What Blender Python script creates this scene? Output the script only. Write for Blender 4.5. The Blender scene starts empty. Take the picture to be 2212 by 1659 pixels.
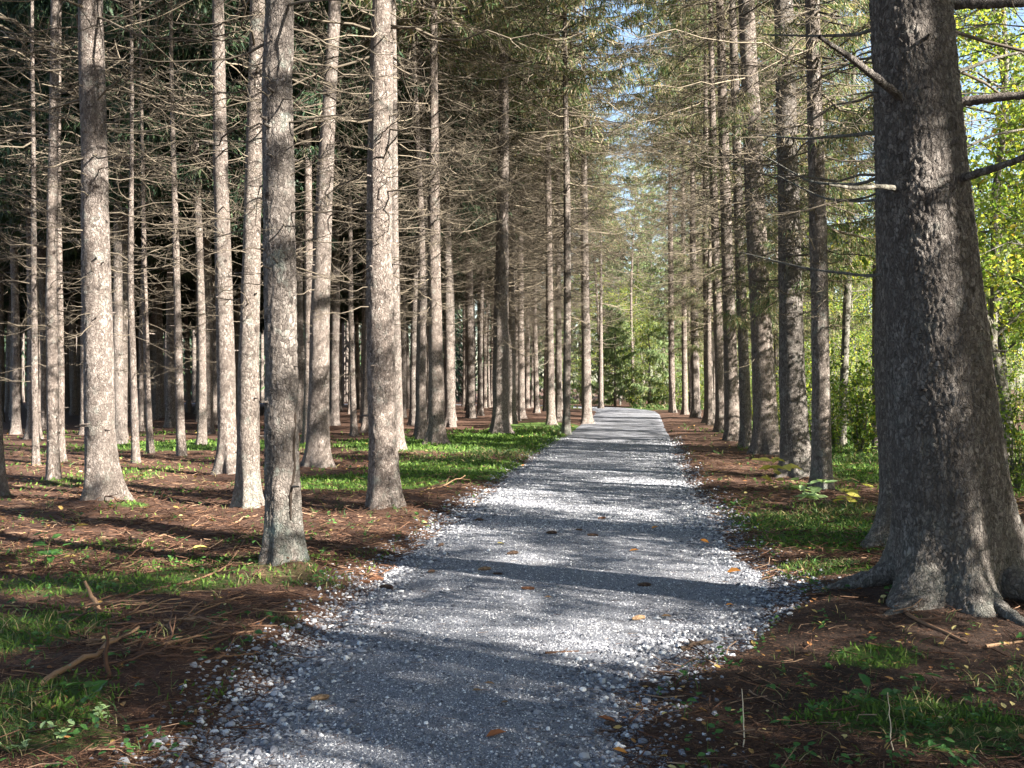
import bpy, math, random
import numpy as np
from mathutils import Vector, Matrix, Euler

# ------------------------------------------------------------------ camera, sky, sun, exposure
sc = bpy.context.scene
COL = sc.collection
F, CX, HY, EYE = 2333.0, 1106.0, 835.0, 1.6      # photo read at 2212 px wide: focal length, centre, horizon, eye height
cam_d = bpy.data.cameras.new("camera")
cam_d.sensor_width = 36.0
cam_d.lens = 36.0 * F / 2212.0
cam_d.clip_start = 0.05
cam_d.clip_end = 3000
cam_d.shift_y = (HY - 829.5) / 2212.0
cam = bpy.data.objects.new("camera", cam_d)
cam.location = (0, 0, EYE)
cam.rotation_euler = (math.radians(90), 0, 0)
COL.objects.link(cam)
sc.camera = cam

SUN_EL, SUN_AZ = math.radians(29), math.radians(123.5)      # azimuth clockwise from +Y
S = Vector((math.sin(SUN_AZ) * math.cos(SUN_EL), math.cos(SUN_AZ) * math.cos(SUN_EL), math.sin(SUN_EL)))
world = bpy.data.worlds.new("World")
sc.world = world
world.use_nodes = True
wn = world.node_tree
sky = wn.nodes.new("ShaderNodeTexSky")
sky.sky_type = 'NISHITA'
sky.sun_disc = False
sky.sun_elevation = SUN_EL
sky.sun_rotation = SUN_AZ
wn.links.new(sky.outputs[0], wn.nodes["Background"].inputs[0])
wn.nodes["Background"].inputs[1].default_value = 0.05
sl = bpy.data.lights.new("sun", 'SUN')
sl.energy = 5.0
sl.angle = math.radians(0.5)
sl.color = (1.0, 0.93, 0.82)
so = bpy.data.objects.new("sun", sl)
so.rotation_euler = (-S).to_track_quat('-Z', 'Y').to_euler()
so.location = (20, -10, 30)
COL.objects.link(so)
sc.view_settings.view_transform = 'Standard'
sc.view_settings.look = 'None'
sc.view_settings.gamma = 1
sc.view_settings.exposure = 2.9
sc.cycles.max_bounces = 6
sc.cycles.diffuse_bounces = 2
sc.cycles.glossy_bounces = 2
sc.cycles.transmission_bounces = 4

rng = np.random.default_rng(11)
U = lambda a, b, n=None: rng.uniform(a, b, n)

# ------------------------------------------------------------------ numeric helpers
def _h(ix, iy, iz, s):
    n = (ix.astype(np.int64) * 374761393 + iy.astype(np.int64) * 668265263 + iz.astype(np.int64) * 2147483647 + s * 974634777) & 0xffffffff
    n = ((n ^ (n >> 13)) * 1274126177) & 0xffffffff
    n = ((n ^ (n >> 16)) * 2246822519) & 0xffffffff
    return ((n ^ (n >> 15)) & 0xffffff) / float(0xffffff)

def vnoise(x, y, z, s=0):
    ix, iy, iz = np.floor(x), np.floor(y), np.floor(z)
    fx, fy, fz = x - ix, y - iy, z - iz
    fx, fy, fz = [f * f * (3 - 2 * f) for f in (fx, fy, fz)]
    r = 0
    for a in (0, 1):
        for b in (0, 1):
            for c in (0, 1):
                w = (fx if a else 1 - fx) * (fy if b else 1 - fy) * (fz if c else 1 - fz)
                r = r + w * _h(ix + a, iy + b, iz + c, s)
    return r * 2 - 1

def fbm(x, y, z, o=3, s=0):
    r, a = 0, 1.0
    for k in range(o):
        r = r + a * vnoise(x, y, z, s + k)
        x, y, z, a = x * 2.03, y * 2.03, z * 2.03, a * .5
    return r / 1.75

def worley(x, y, z, s=0):
    ix, iy, iz = np.floor(x), np.floor(y), np.floor(z)
    f1 = np.full(x.shape, 9.0); f2 = np.full(x.shape, 9.0); cid = np.zeros(x.shape)
    for a in (-1, 0, 1):
        for b in (-1, 0, 1):
            for c in (-1, 0, 1):
                jx, jy, jz = ix + a, iy + b, iz + c
                d = (jx + _h(jx, jy, jz, s) - x) ** 2 + (jy + _h(jx, jy, jz, s + 1) - y) ** 2 + (jz + _h(jx, jy, jz, s + 2) - z) ** 2
                m = d < f1
                f2 = np.where(m, f1, np.minimum(f2, d))
                cid = np.where(m, _h(jx, jy, jz, s + 3), cid)
                f1 = np.where(m, d, f1)
    return np.sqrt(f1), np.sqrt(f2), cid

def sstep(a, b, x):
    t = np.clip((x - a) / (b - a), 0, 1)
    return t * t * (3 - 2 * t)

class MB:
    """collects quads and triangles of one mesh"""
    def __init__(self):
        self.v, self.q, self.t, self.qm, self.tm, self.n = [], [], [], [], [], 0
        self.qs, self.ts = [], []
    def add(self, v, quads=None, tris=None, m=0, smooth=True):
        v = np.asarray(v, dtype=np.float64).reshape(-1, 3)
        if quads is not None and len(quads):
            q = np.asarray(quads).reshape(-1, 4) + self.n
            self.q.append(q); self.qm.append(np.full(len(q), m)); self.qs.append(np.full(len(q), smooth))
        if tris is not None and len(tris):
            t = np.asarray(tris).reshape(-1, 3) + self.n
            self.t.append(t); self.tm.append(np.full(len(t), m)); self.ts.append(np.full(len(t), smooth))
        self.v.append(v); self.n += len(v)
    def tubes(self, P, R, n=4, m=0):
        """P (B,K,3) paths, R (B,K) radii"""
        P = np.asarray(P, float); R = np.asarray(R, float)
        B, K, _ = P.shape
        T = np.gradient(P, axis=1)
        T /= np.linalg.norm(T, axis=2, keepdims=True) + 1e-12
        ref = np.where(np.abs(T[:, :1, 2:3]) > .8, np.array([1., 0, 0]), np.array([0, 0, 1.]))
        ref = np.broadcast_to(ref, T.shape)
        A = np.cross(T, ref); A /= np.linalg.norm(A, axis=2, keepdims=True) + 1e-12
        C = np.cross(T, A)
        ang = np.arange(n) / n * 2 * np.pi
        V = P[:, :, None, :] + R[:, :, None, None] * (A[:, :, None, :] * np.cos(ang)[None, None, :, None] + C[:, :, None, :] * np.sin(ang)[None, None, :, None])
        i = np.arange(K - 1)[:, None] * n; j = np.arange(n)[None, :]; j2 = (j + 1) % n
        q = np.stack([i + j, i + n + j, i + n + j2, i + j2], -1).reshape(-1, 4)
        q = (q[None] + (np.arange(B) * K * n)[:, None, None]).reshape(-1, 4)
        self.add(V.reshape(-1, 3), quads=q, m=m)
    def ribbons(self, P, W, m=0, side=None):
        """flat strips along P (B,K,3) with half widths W (B,K)"""
        P = np.asarray(P, float); B, K, _ = P.shape
        T = P[:, -1] - P[:, 0]; T /= np.linalg.norm(T, axis=1, keepdims=True) + 1e-12
        if side is None:
            side = rng.normal(size=(B, 3))
        A = np.cross(T, side); A /= np.linalg.norm(A, axis=1, keepdims=True) + 1e-12
        L = P + A[:, None] * W[:, :, None]; Rr = P - A[:, None] * W[:, :, None]
        V = np.stack([L, Rr], 2).reshape(-1, 3)
        i = np.arange(K - 1) * 2
        q = np.stack([i, i + 1, i + 3, i + 2], -1)
        q = (q[None] + (np.arange(B) * K * 2)[:, None, None]).reshape(-1, 4)
        self.add(V, quads=q, m=m, smooth=False)
    def leaves(self, P, size, nrm=None, direc=None, m=0, fold=.25, wide=.55):
        """folded pointed leaves: centres P (B,3), lengths size (B)"""
        P = np.asarray(P, float); B = len(P)
        if nrm is None: nrm = rng.normal(size=(B, 3)) + np.array([0, 0, .6])
        if direc is None: direc = rng.normal(size=(B, 3))
        N = nrm / (np.linalg.norm(nrm, axis=1, keepdims=True) + 1e-9)
        D = direc - (direc * N).sum(1, keepdims=True) * N
        D /= np.linalg.norm(D, axis=1, keepdims=True) + 1e-9
        A = np.cross(N, D); s = size[:, None]
        w = wide * .5
        base, tip = P - D * s * .5, P + D * s * .5
        l1 = P - D * s * .18 + A * s * w + N * s * fold * w; l2 = P + D * s * .2 + A * s * w * .75 + N * s * fold * w
        r1 = P - D * s * .18 - A * s * w + N * s * fold * w; r2 = P + D * s * .2 - A * s * w * .75 + N * s * fold * w
        V = np.stack([base, l1, l2, tip, r2, r1], 1).reshape(-1, 3)
        k = (np.arange(B) * 6)[:, None]
        q = np.concatenate([k + np.array([0, 3, 2, 1]), k + np.array([0, 5, 4, 3])])
        self.add(V, quads=q, m=m, smooth=False)
    def mesh(self, name, mats):
        me = bpy.data.meshes.new(name)
        v = np.concatenate(self.v)
        q = np.concatenate(self.q) if self.q else np.zeros((0, 4), int)
        t = np.concatenate(self.t) if self.t else np.zeros((0, 3), int)
        me.vertices.add(len(v)); me.vertices.foreach_set("co", v.astype(np.float32).ravel())
        nl = len(q) * 4 + len(t) * 3
        me.loops.add(nl); me.loops.foreach_set("vertex_index", np.concatenate([q.ravel(), t.ravel()]).astype(np.int32))
        me.polygons.add(len(q) + len(t))
        st = np.concatenate([np.arange(len(q)) * 4, len(q) * 4 + np.arange(len(t)) * 3]).astype(np.int32)
        me.polygons.foreach_set("loop_start", st)
        me.polygons.foreach_set("material_index", np.concatenate(self.qm + self.tm).astype(np.int32))
        me.polygons.foreach_set("use_smooth", np.concatenate(self.qs + self.ts).astype(bool))
        for m in (mats if isinstance(mats, (list, tuple)) else [mats]): me.materials.append(m)
        me.update(calc_edges=True)
        me.validate()
        return me
    def build(self, name, mats, parent=None):
        return link(name, self.mesh(name, mats), parent)

def link(name, me, parent=None):
    o = bpy.data.objects.new(name, me); COL.objects.link(o)
    if parent is not None: o.parent = parent
    return o
def tag(o, label=None, cat=None, group=None, kind=None):
    if label: o['label'] = label
    if cat: o['category'] = cat
    if group: o['group'] = group
    if kind: o['kind'] = kind
    return o
def empty(name, loc=(0, 0, 0), rz=0.0):
    o = bpy.data.objects.new(name, None); COL.objects.link(o)
    o.location = loc; o.rotation_euler = (0, 0, rz); o.empty_display_size = .2
    return o
def copy_tree(o, parent=None):
    c = o.copy(); COL.objects.link(c); c.parent = parent
    for ch in [x for x in bpy.data.objects if x.parent is o]: copy_tree(ch, c)
    return c

# ------------------------------------------------------------------ materials
class NT:
    def __init__(self, name):
        self.m = bpy.data.materials.new(name); self.m.use_nodes = True
        self.t = self.m.node_tree; self.b = self.t.nodes["Principled BSDF"]; self.out = self.t.nodes["Material Output"]
        self.b.inputs["Roughness"].default_value = .9
        self.b.inputs["Specular IOR Level"].default_value = .2
    def n(self, typ, ins=None, **kw):
        nd = self.t.nodes.new(typ)
        for k, v in kw.items(): setattr(nd, k, v)
        for k, v in (ins or {}).items(): self.s(nd.inputs[k], v)
        return nd
    def s(self, sock, v):
        if isinstance(v, bpy.types.NodeSocket): self.t.links.new(v, sock)
        else:
            if isinstance(v, tuple) and len(v) == 3 and sock.type == 'RGBA': v = v + (1,)
            sock.default_value = v
    def math(self, op, a, b=0.0, clamp=False):
        nd = self.n("ShaderNodeMath", {0: a, 1: b}, operation=op, use_clamp=clamp); return nd.outputs[0]
    def mix(self, f, a, b, blend='MIX'):
        nd = self.n("ShaderNodeMix", data_type='RGBA', blend_type=blend)
        self.s(nd.inputs[0], f); self.s(nd.inputs[6], a); self.s(nd.inputs[7], b); return nd.outputs[2]
    def ramp(self, f, stops, interp='LINEAR'):
        nd = self.n("ShaderNodeValToRGB"); cr = nd.color_ramp; cr.interpolation = interp
        while len(cr.elements) < len(stops): cr.elements.new(.5)
        for e, (p, c) in zip(cr.elements, stops):
            e.position = p; e.color = (c + (1,)) if isinstance(c, tuple) else (c, c, c, 1)
        self.s(nd.inputs[0], f); return nd.outputs[0]
    def noise(self, vec, scale, detail=4, rough=.6, dist=0):
        nd = self.n("ShaderNodeTexNoise", {"Scale": scale, "Detail": detail, "Roughness": rough, "Distortion": dist})
        if vec is not None: self.s(nd.inputs["Vector"], vec)
        return nd.outputs[0]
    def vor(self, vec, scale, feature='F1', out=0, rnd=1.0):
        nd = self.n("ShaderNodeTexVoronoi", {"Scale": scale, "Randomness": rnd}, feature=feature)
        if vec is not None: self.s(nd.inputs["Vector"], vec)
        return nd.outputs[out]
    def bump(self, h, strength=.5, dist=.02, nrm=None):
        nd = self.n("ShaderNodeBump", {"Strength": strength, "Distance": dist, "Height": h})
        if nrm is not None: self.s(nd.inputs["Normal"], nrm)
        return nd.outputs[0]
    def coord(self, kind="Object"):
        return self.n("ShaderNodeTexCoord").outputs[kind]
    def island(self): return self.n("ShaderNodeNewGeometry").outputs["Random Per Island"]
    def rand(self): return self.n("ShaderNodeObjectInfo").outputs["Random"]

def bark_mat(name, dark, mid, light, lichen=.35, base_lichen=0.0, plate=44.0, bump=.8):
    t = NT(name)
    co = t.coord("Object")
    off = t.n("ShaderNodeCombineXYZ", {0: t.math('MULTIPLY', t.rand(), 37.0), 1: t.math('MULTIPLY', t.rand(), 91.0), 2: t.math('MULTIPLY', t.rand(), 53.0)}).outputs[0]
    v = t.n("ShaderNodeVectorMath", {0: co, 1: off}, operation='ADD').outputs[0]
    wob = t.n("ShaderNodeTexNoise", {"Vector": v, "Scale": 9.0, "Detail": 3.0}).outputs[1]
    v = t.n("ShaderNodeVectorMath", {0: v, 1: t.n("ShaderNodeVectorMath", {0: wob, 1: (.08, .08, .08)}, operation='MULTIPLY').outputs[0]}, operation='ADD').outputs[0]
    vs = t.n("ShaderNodeVectorMath", {0: v, 1: (1, 1, .5)}, operation='MULTIPLY').outputs[0]
    edge = t.vor(vs, plate, 'DISTANCE_TO_EDGE')
    cell = t.vor(vs, plate, 'F1', 1)
    fine = t.noise(vs, plate * 3.2, 5, .7)
    big = t.noise(v, 1.7, 4, .6)
    cellv = t.n("ShaderNodeSeparateColor", {0: cell}).outputs[0]
    k = t.math('ADD', t.math('MULTIPLY', fine, .55), t.math('MULTIPLY', cellv, .45))
    col = t.ramp(k, [(.22, dark), (.5, mid), (.8, light)])
    crack = t.ramp(t.math("ADD", edge, t.math("MULTIPLY", fine, .12)), [(.03, 0.0), (.2, 1.0)])
    col = t.mix(t.math('MULTIPLY', t.math('SUBTRACT', 1.0, crack), .6), col, tuple(c * .45 for c in dark))
    col = t.mix(t.ramp(big, [(.42, 0.0), (.62, .5)]), col, tuple(c * .72 for c in mid))
    col = t.mix(t.math('MULTIPLY', t.rand(), .55), col, t.mix(1.0, col, (.92, 1.0, 1.06), 'MULTIPLY'))
    col = t.mix(t.ramp(t.noise(t.n('ShaderNodeVectorMath', {0: v, 1: (1, 1, .12)}, operation='MULTIPLY').outputs[0], 9.0, 4, .6), [(.5, 0.0), (.68, .5)]), col, tuple(c * .5 for c in mid))
    blot = t.noise(vs, 15.0, 5, .75)
    col = t.mix(t.ramp(blot, [(.5, 0.0), (.62, .6)]), col, tuple(c * .42 for c in mid))
    col = t.mix(t.ramp(blot, [(.3, .45), (.42, 0.0)]), col, tuple(min(1, c * 1.25) for c in light))
    li = t.noise(v, 5.5, 6, .75)
    z = t.n("ShaderNodeSeparateXYZ", {0: co}).outputs[2]
    lo = t.ramp(t.math('MULTIPLY', z, .5), [(.0, base_lichen), (.32, 0.0)])
    lm = t.math('ADD', t.math('MULTIPLY', t.ramp(li, [(.55, 0.0), (.68, 1.0)]), lichen), t.math('MULTIPLY', t.ramp(li, [(.42, 0.0), (.55, 1.0)]), lo), True)
    col = t.mix(lm, col, (.24, .28, .25))
    kn = t.vor(t.n("ShaderNodeVectorMath", {0: v, 1: (1, 1, .75)}, operation='MULTIPLY').outputs[0], 4.2, 'F1', 0)
    kd = t.ramp(kn, [(.07, 1.0), (.16, 0.0)])
    col = t.mix(t.math('MULTIPLY', kd, .75), col, tuple(c * .35 for c in dark))
    t.s(t.b.inputs["Base Color"], col)
    h = t.math('ADD', t.math('MULTIPLY', crack, .7), t.math('ADD', t.math('MULTIPLY', fine, .8), t.math('MULTIPLY', cellv, .5)))
    t.s(t.b.inputs["Normal"], t.bump(h, bump, .026))
    return t.m
BARK = bark_mat("spruce_bark", (.062, .047, .041), (.188, .152, .132), (.33, .28, .25), .35)
BARK_L = bark_mat("spruce_bark_lichened", (.062, .049, .043), (.182, .152, .133), (.33, .282, .252), .5, .4)
BARK_B = bark_mat("old_spruce_bark", (.055, .046, .041), (.16, .138, .124), (.28, .25, .228), .2, .12, 48.0, .9)
BARK_D = bark_mat("grey_hardwood_bark", (.06, .055, .045), (.13, .12, .1), (.22, .2, .17), .3, 0, 30.0, .5)

def island_mat(name, stops, rough=.85, transl=0.0, tcol=None, objvar=0.0, bump=None):
    t = NT(name)
    f = t.island()
    if objvar: f = t.math('ADD', t.math('MULTIPLY', f, 1 - objvar), t.math('MULTIPLY', t.rand(), objvar))
    col = t.ramp(f, stops)
    t.s(t.b.inputs["Base Color"], col); t.b.inputs["Roughness"].default_value = rough
    if bump:
        t.s(t.b.inputs["Normal"], t.bump(t.noise(t.coord("Object"), bump, 4), .5, .01))
    if transl:
        tr = t.n("ShaderNodeBsdfTranslucent", {"Color": t.mix(1.0, col, tcol or (1.2, 1.25, .7), 'MULTIPLY')})
        mx = t.n("ShaderNodeMixShader", {0: transl, 1: t.b.outputs[0], 2: tr.outputs[0]})
        t.s(t.out.inputs[0], mx.outputs[0])
    return t.m
TWIG = island_mat("dead_spruce_twig", [(0, (.03, .025, .02)), (.5, (.08, .066, .051)), (1, (.225, .188, .14))])
LIMB = island_mat("spruce_limb", [(0, (.06, .048, .038)), (1, (.13, .105, .08))])
NEEDLE = island_mat("spruce_needles", [(0, (.014, .03, .02)), (.6, (.03, .058, .03)), (.9, (.055, .09, .04)), (1, (.1, .085, .055))], .6, .12)
NEEDLE_E = island_mat("edge_needles_sun_lightened", [(0, (.05, .08, .04)), (.35, (.09, .14, .06)), (.52, (.15, .195, .085)), (.57, (.22, .18, .12)), (1, (.34, .285, .2))], .6, .42)  # dead tan sprays mixed in; greens lightened so the crowns look sunlit
FAR_GLOW = island_mat("far_needles_glow_lightened", [(0, (.08, .12, .06)), (.6, (.14, .195, .085)), (1, (.24, .27, .13))], .6, .4)  # young and tall far spruces: colour lightened to paint in a bright glow
LEAF = island_mat("autumn_green_leaves", [(0, (.07, .12, .035)), (.4, (.15, .205, .065)), (.8, (.27, .295, .1)), (.95, (.4, .36, .07)), (1, (.36, .2, .05))], .45, .6, (1.5, 1.6, .6))
SHRUBLEAF = island_mat("shrub_leaves", [(0, (.04, .08, .022)), (.5, (.1, .155, .038)), (.85, (.2, .23, .055)), (1, (.32, .26, .07))], .45, .55, (1.5, 1.6, .6))
PLANTLEAF = island_mat("seedling_leaves", [(0, (.03, .085, .025)), (1, (.07, .16, .04))], .4, .3)
PALELEAF = island_mat("pale_yellow_leaves", [(0, (.4, .36, .07)), (1, (.55, .5, .14))], .5, .35)
PALEGREEN = island_mat("pale_green_leaves", [(0, (.2, .34, .13)), (1, (.4, .5, .25))], .4, .3)
GRASS = island_mat("grass_blades", [(0, (.025, .055, .018)), (.5, (.055, .105, .03)), (.8, (.11, .15, .045)), (.86, (.22, .18, .09)), (1, (.3, .25, .14))], .5, .3)
MOSSB = island_mat("moss_tips", [(0, (.035, .075, .014)), (.6, (.075, .14, .024)), (1, (.14, .22, .04))], .7, .3)
LITTER = island_mat("needle_litter", [(0, (.025, .013, .009)), (.5, (.075, .037, .023)), (.85, (.16, .085, .052)), (1, (.3, .2, .13))])
FALLEN = island_mat("fallen_leaves", [(0, (.16, .07, .03)), (.4, (.3, .14, .05)), (.75, (.42, .3, .1)), (1, (.5, .44, .2))], .6, .2)
STONE = island_mat("limestone_chips", [(0, (.05, .052, .063)), (.45, (.145, .151, .175)), (.82, (.28, .286, .306)), (1, (.58, .58, .58))], .8)

# ------------------------------------------------------------------ ground and path
PATH = np.array([(-.35, -8, 1.05), (-.38, 4.6, 1.02), (-.1, 6.7, 1.2), (.12, 7.4, 1.4), (.42, 8.2, 1.66), (.52, 9.2, 1.74), (.6, 10.6, 1.68), (.95, 13.5, 1.66), (1.45, 18.6, 1.66), (2.8, 30, 1.72), (4.7, 46, 1.8),
                 (6.9, 65, 1.95), (7.4, 74, 2), (6, 84, 2), (1, 92, 2), (-9, 97, 2), (-24, 101, 2), (-46, 106, 2)])
def _dense():
    # smooth curve through the points, sampled evenly
    out = []
    p = np.vstack([2 * PATH[0] - PATH[1], PATH, 2 * PATH[-1] - PATH[-2]])
    for i in range(1, len(p) - 2):
        n = max(6, int(np.linalg.norm(p[i + 1, :2] - p[i, :2]) / .35))
        for k in range(n):
            t = k / n
            out.append(.5 * (2 * p[i] + (p[i + 1] - p[i - 1]) * t + (2 * p[i - 1] - 5 * p[i] + 4 * p[i + 1] - p[i + 2]) * t * t + (3 * p[i] - p[i - 1] - 3 * p[i + 1] + p[i + 2]) * t ** 3))
    return np.array(out)
PD = _dense()
def path_s(x, y):
    """distance outside the path edge (negative on the path)"""
    x = np.asarray(x, float); y = np.asarray(y, float)
    sh = x.shape; x = x.ravel(); y = y.ravel(); r = np.empty(len(x))
    for i in range(0, len(x), 20000):
        d = np.sqrt((x[i:i + 20000, None] - PD[None, :, 0]) ** 2 + (y[i:i + 20000, None] - PD[None, :, 1]) ** 2)
        r[i:i + 20000] = (d - PD[None, :, 2]).min(1)
    return r.reshape(sh)
MOUNDS = [(3.15, 7.5, .7, .07)] + [(*(lambda d: ((a - CX) / F * d, d))(EYE * F / (b - HY)), .42, .055) for a, b in [(612, 1245), (830, 1112), (222, 1098), (537, 1105), (686, 1015), (492, 1030), (115, 1045), (945, 963), (1080, 940), (1658, 985), (1717, 1035), (1778, 1070)]] + [(3.15, 7.6, 1.3, .13), (3.7, 10.6, .8, .08), (-1.95, 9.2, .55, .05), (-1.4, 13.3, .7, .05), (-5.5, 14.1, .9, .06), (-2.1, 6.4, .8, .08)]
def hf(x, y):
    x = np.asarray(x, float); y = np.asarray(y, float)
    s = path_s(x, y)
    g = sstep(-.3, .35, s)
    o = np.zeros_like(x)
    n = .045 * fbm(x * .9, y * .9, o + 3.3, 3, 5) + .02 * fbm(x * 4.5, y * 4.5, o + 1.3, 3, 9) + .35 * sstep(4, 60, s) * vnoise(x * .06, y * .06, o, 3)
    z = -.055 * (1 - g) + g * .035 + n * (.35 + .65 * g)
    for mx, my, r, a in MOUNDS: z = z + a * np.exp(-((x - mx) ** 2 + (y - my) ** 2) / r ** 2)
    return z
def path_z(x, y, s=None):
    x = np.asarray(x, float); y = np.asarray(y, float); o = np.zeros_like(x)
    if s is None: s = path_s(x, y)
    return .012 * fbm(x * 1.3, y * 1.3, o, 3, 21) + .006 * vnoise(x * 9, y * 9, o, 22) - .1 * sstep(-.35, .5, s)
def top_z(x, y): return np.maximum(hf(x, y), path_z(x, y))
def P(px, py):
    d = EYE * F / (py - HY); return ((px - CX) / F * d, d)

# green patches: moss and grass  (x, y, rx, ry, strength)
PATCH = [(px_, py_, rx, ry, a) for (px_, py_, rx, ry, a) in [
    (*P(1010, 1015), 1.9, 2.6, 1.0), (*P(780, 1045), 1.6, 1.6, 1.0), (*P(1060, 955), 2.5, 6.0, .9), (*P(430, 965), 3.2, 2.5, .75), (*P(1180, 930), 2.2, 9, .8), (*P(900, 960), 2.4, 4, .7),
    (*P(480, 1235), 1.1, .55, .8), (*P(250, 1275), 1.2, .6, .8), (*P(60, 1380), .55, .8, .9), (*P(20, 1560), .5, .6, .9), (*P(130, 1610), .35, .25, .7), (*P(620, 1265), .45, .4, .5),
    (*P(1730, 1135), .95, 1.0, 1.0), (*P(1800, 1180), .9, .8, .9), (*P(1760, 1245), .6, .5, .8), (*P(1960, 1030), 1.8, 3.5, .7), (*P(2180, 1050), 2, 3, .6), (*P(1940, 1560), .55, .35, .6), (*P(2120, 1600), .5, .35, .7), (*P(1890, 1440), .25, .25, .8),
    (*P(288, 1103), .22, .2, 1.0), (9, 26, 3.0, 12, .55), (13, 40, 6, 16, .55), (14, 20, 5, 8, .6), (10.5, 78, 7, 6, .8)]]
def moss_at(x, y):
    m = np.zeros_like(x)
    for px_, py_, rx, ry, a in PATCH:
        if py_ < 9.5 and px_ < 0: a = a * .72
        d = ((x - px_) / rx) ** 2 + ((y - py_) / ry) ** 2
        m = np.maximum(m, a * np.clip(1.35 - d, 0, 1))
    o = np.zeros_like(x)
    m = np.maximum(m, .4 * sstep(.24, .52, fbm(x * .42 + 7, y * .42, o, 3, 61)) * sstep(7, 11, y))
    m = np.maximum(m, np.where(y < 9, .42, .22) * sstep(.12, .45, fbm(x * .8 + 3, y * .8, o, 3, 64)) * (x < 0) * sstep(5, 6, y))
    m = m * sstep(-.1, .25, m + .55 * fbm(x * 1.6, y * 1.6, o, 4, 31) - .05)
    return np.clip(m, 0, 1)

def axis(lo, hi, a, b, step, grow=1.09):
    c = list(np.arange(a, b, step)); s = step
    while c[-1] < hi: s *= grow; c.append(c[-1] + s)
    s = step
    while c[0] > lo: s *= grow; c.insert(0, c[0] - s)
    return np.array(c)
gx = axis(-320, 320, -5, 4.2, .045, 1.05); gy = axis(-40, 520, 3.6, 11, .045, 1.04)
X, Y = np.meshgrid(gx, gy, indexing='ij')
Z = hf(X, Y)
ga = MB()
ni, nj = X.shape
ii = (np.arange(ni - 1)[:, None] * nj + np.arange(nj - 1)[None]).ravel()
ga.add(np.stack([X, Y, Z], -1), quads=np.stack([ii, ii + nj, ii + nj + 1, ii + 1], -1))
gt = NT("forest_floor")
co = gt.coord("Object")
gm = gt.n("ShaderNodeAttribute", attribute_name="moss").outputs["Fac"]
gd = gt.n("ShaderNodeAttribute", attribute_name="humus").outputs["Fac"]
nn = gt.noise(co, 42, 6, .75); n2 = gt.noise(co, 3.2, 5, .65); n3 = gt.noise(co, 150, 3, .7)
stre = gt.noise(gt.n("ShaderNodeMapping", {0: co, 2: (0, 0, .5), 3: (14, 90, 40)}).outputs[0], 1.0, 4, .7, .6)
cb = gt.ramp(gt.math('ADD', gt.math('MULTIPLY', nn, .5), gt.math('MULTIPLY', stre, .5)), [(.3, (.026, .014, .01)), (.5, (.075, .039, .026)), (.68, (.15, .085, .054)), (.85, (.26, .17, .115))])
cb = gt.mix(gt.ramp(n2, [(.4, 0.0), (.65, .55)]), cb, (.07, .042, .03))
cb = gt.mix(gd, cb, gt.ramp(nn, [(.35, (.018, .012, .01)), (.7, (.06, .038, .028))]))
cm = gt.ramp(gt.math('ADD', gt.math('MULTIPLY', nn, .5), gt.math('MULTIPLY', n3, .5)), [(.3, (.025, .06, .01)), (.6, (.06, .115, .018)), (.8, (.11, .17, .035))])
mk = gt.math('MULTIPLY', gt.ramp(gt.math('ADD', gm, gt.math('MULTIPLY', gt.math('SUBTRACT', nn, .5), .5)), [(.3, 0.0), (.55, 1.0)]), .9)
gt.s(gt.b.inputs["Base Color"], gt.mix(mk, cb, cm))
gt.s(gt.b.inputs["Normal"], gt.bump(gt.math('ADD', nn, gt.math('MULTIPLY', n3, .5)), .8, .03))
ground = ga.build("ground", gt.m)
a1 = ground.data.attributes.new("moss", 'FLOAT', 'POINT'); a1.data.foreach_set("value", moss_at(X, Y).ravel().astype(np.float32))
hum = np.clip(np.exp(-(((X - 2.2) / 1.5) ** 2 + ((Y - 6.3) / 1.9) ** 2)) * 1.2, 0, .9)
a2 = ground.data.attributes.new("humus", 'FLOAT', 'POINT'); a2.data.foreach_set("value", hum.ravel().astype(np.float32))
tag(ground, kind='structure')

# path sheet
pm = MB()
sel = [0]
for i in range(1, len(PD)):
    need = .05 if 3 < PD[i, 1] < 12 else (.16 if PD[i, 1] < 30 else .5)
    if np.linalg.norm(PD[i, :2] - PD[sel[-1], :2]) >= need * .5: sel.append(i)
arc = np.concatenate([[0], np.cumsum(np.linalg.norm(np.diff(PD[:, :2], axis=0), axis=1))])
st = []; q = 0.0
while q < arc[-1]:
    st.append(q); yy = np.interp(q, arc, PD[:, 1]); q += .05 if 3 < yy < 12 else (.15 if yy < 30 else .5)
st = np.array(st)
cx_, cy_, cw_ = [np.interp(st, arc, PD[:, k]) for k in range(3)]
tx, ty = np.gradient(cx_, st), np.gradient(cy_, st); ln = np.hypot(tx, ty); nx_, ny_ = ty / ln, -tx / ln
uu = np.linspace(-1, 1, 61)
off = uu[None] * (cw_[:, None] + .55)
PX, PY = cx_[:, None] + nx_[:, None] * off, cy_[:, None] + ny_[:, None] * off
PZ = path_z(PX, PY)
ni, nj = PX.shape
ii = (np.arange(ni - 1)[:, None] * nj + np.arange(nj - 1)[None]).ravel()
pm.add(np.stack([PX, PY, PZ], -1), quads=np.stack([ii, ii + 1, ii + nj + 1, ii + nj], -1))
pt = NT("crushed_stone")
co = pt.coord("Object")
c1 = pt.n("ShaderNodeSeparateColor", {0: pt.vor(co, 85, 'F1', 1)}).outputs[0]
d1 = pt.vor(co, 85, 'F1', 0); d2 = pt.vor(co, 240, 'F1', 0)
c2 = pt.n("ShaderNodeSeparateColor", {0: pt.vor(co, 240, 'F1', 1)}).outputs[0]
bn = pt.noise(co, 1.6, 5, .65); fn = pt.noise(co, 400, 3, .7)
big = pt.ramp(pt.noise(co, 2.3, 4, .7), [(.45, 0.0), (.6, 1.0)])
k = pt.mix(big, c2, c1)
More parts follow.
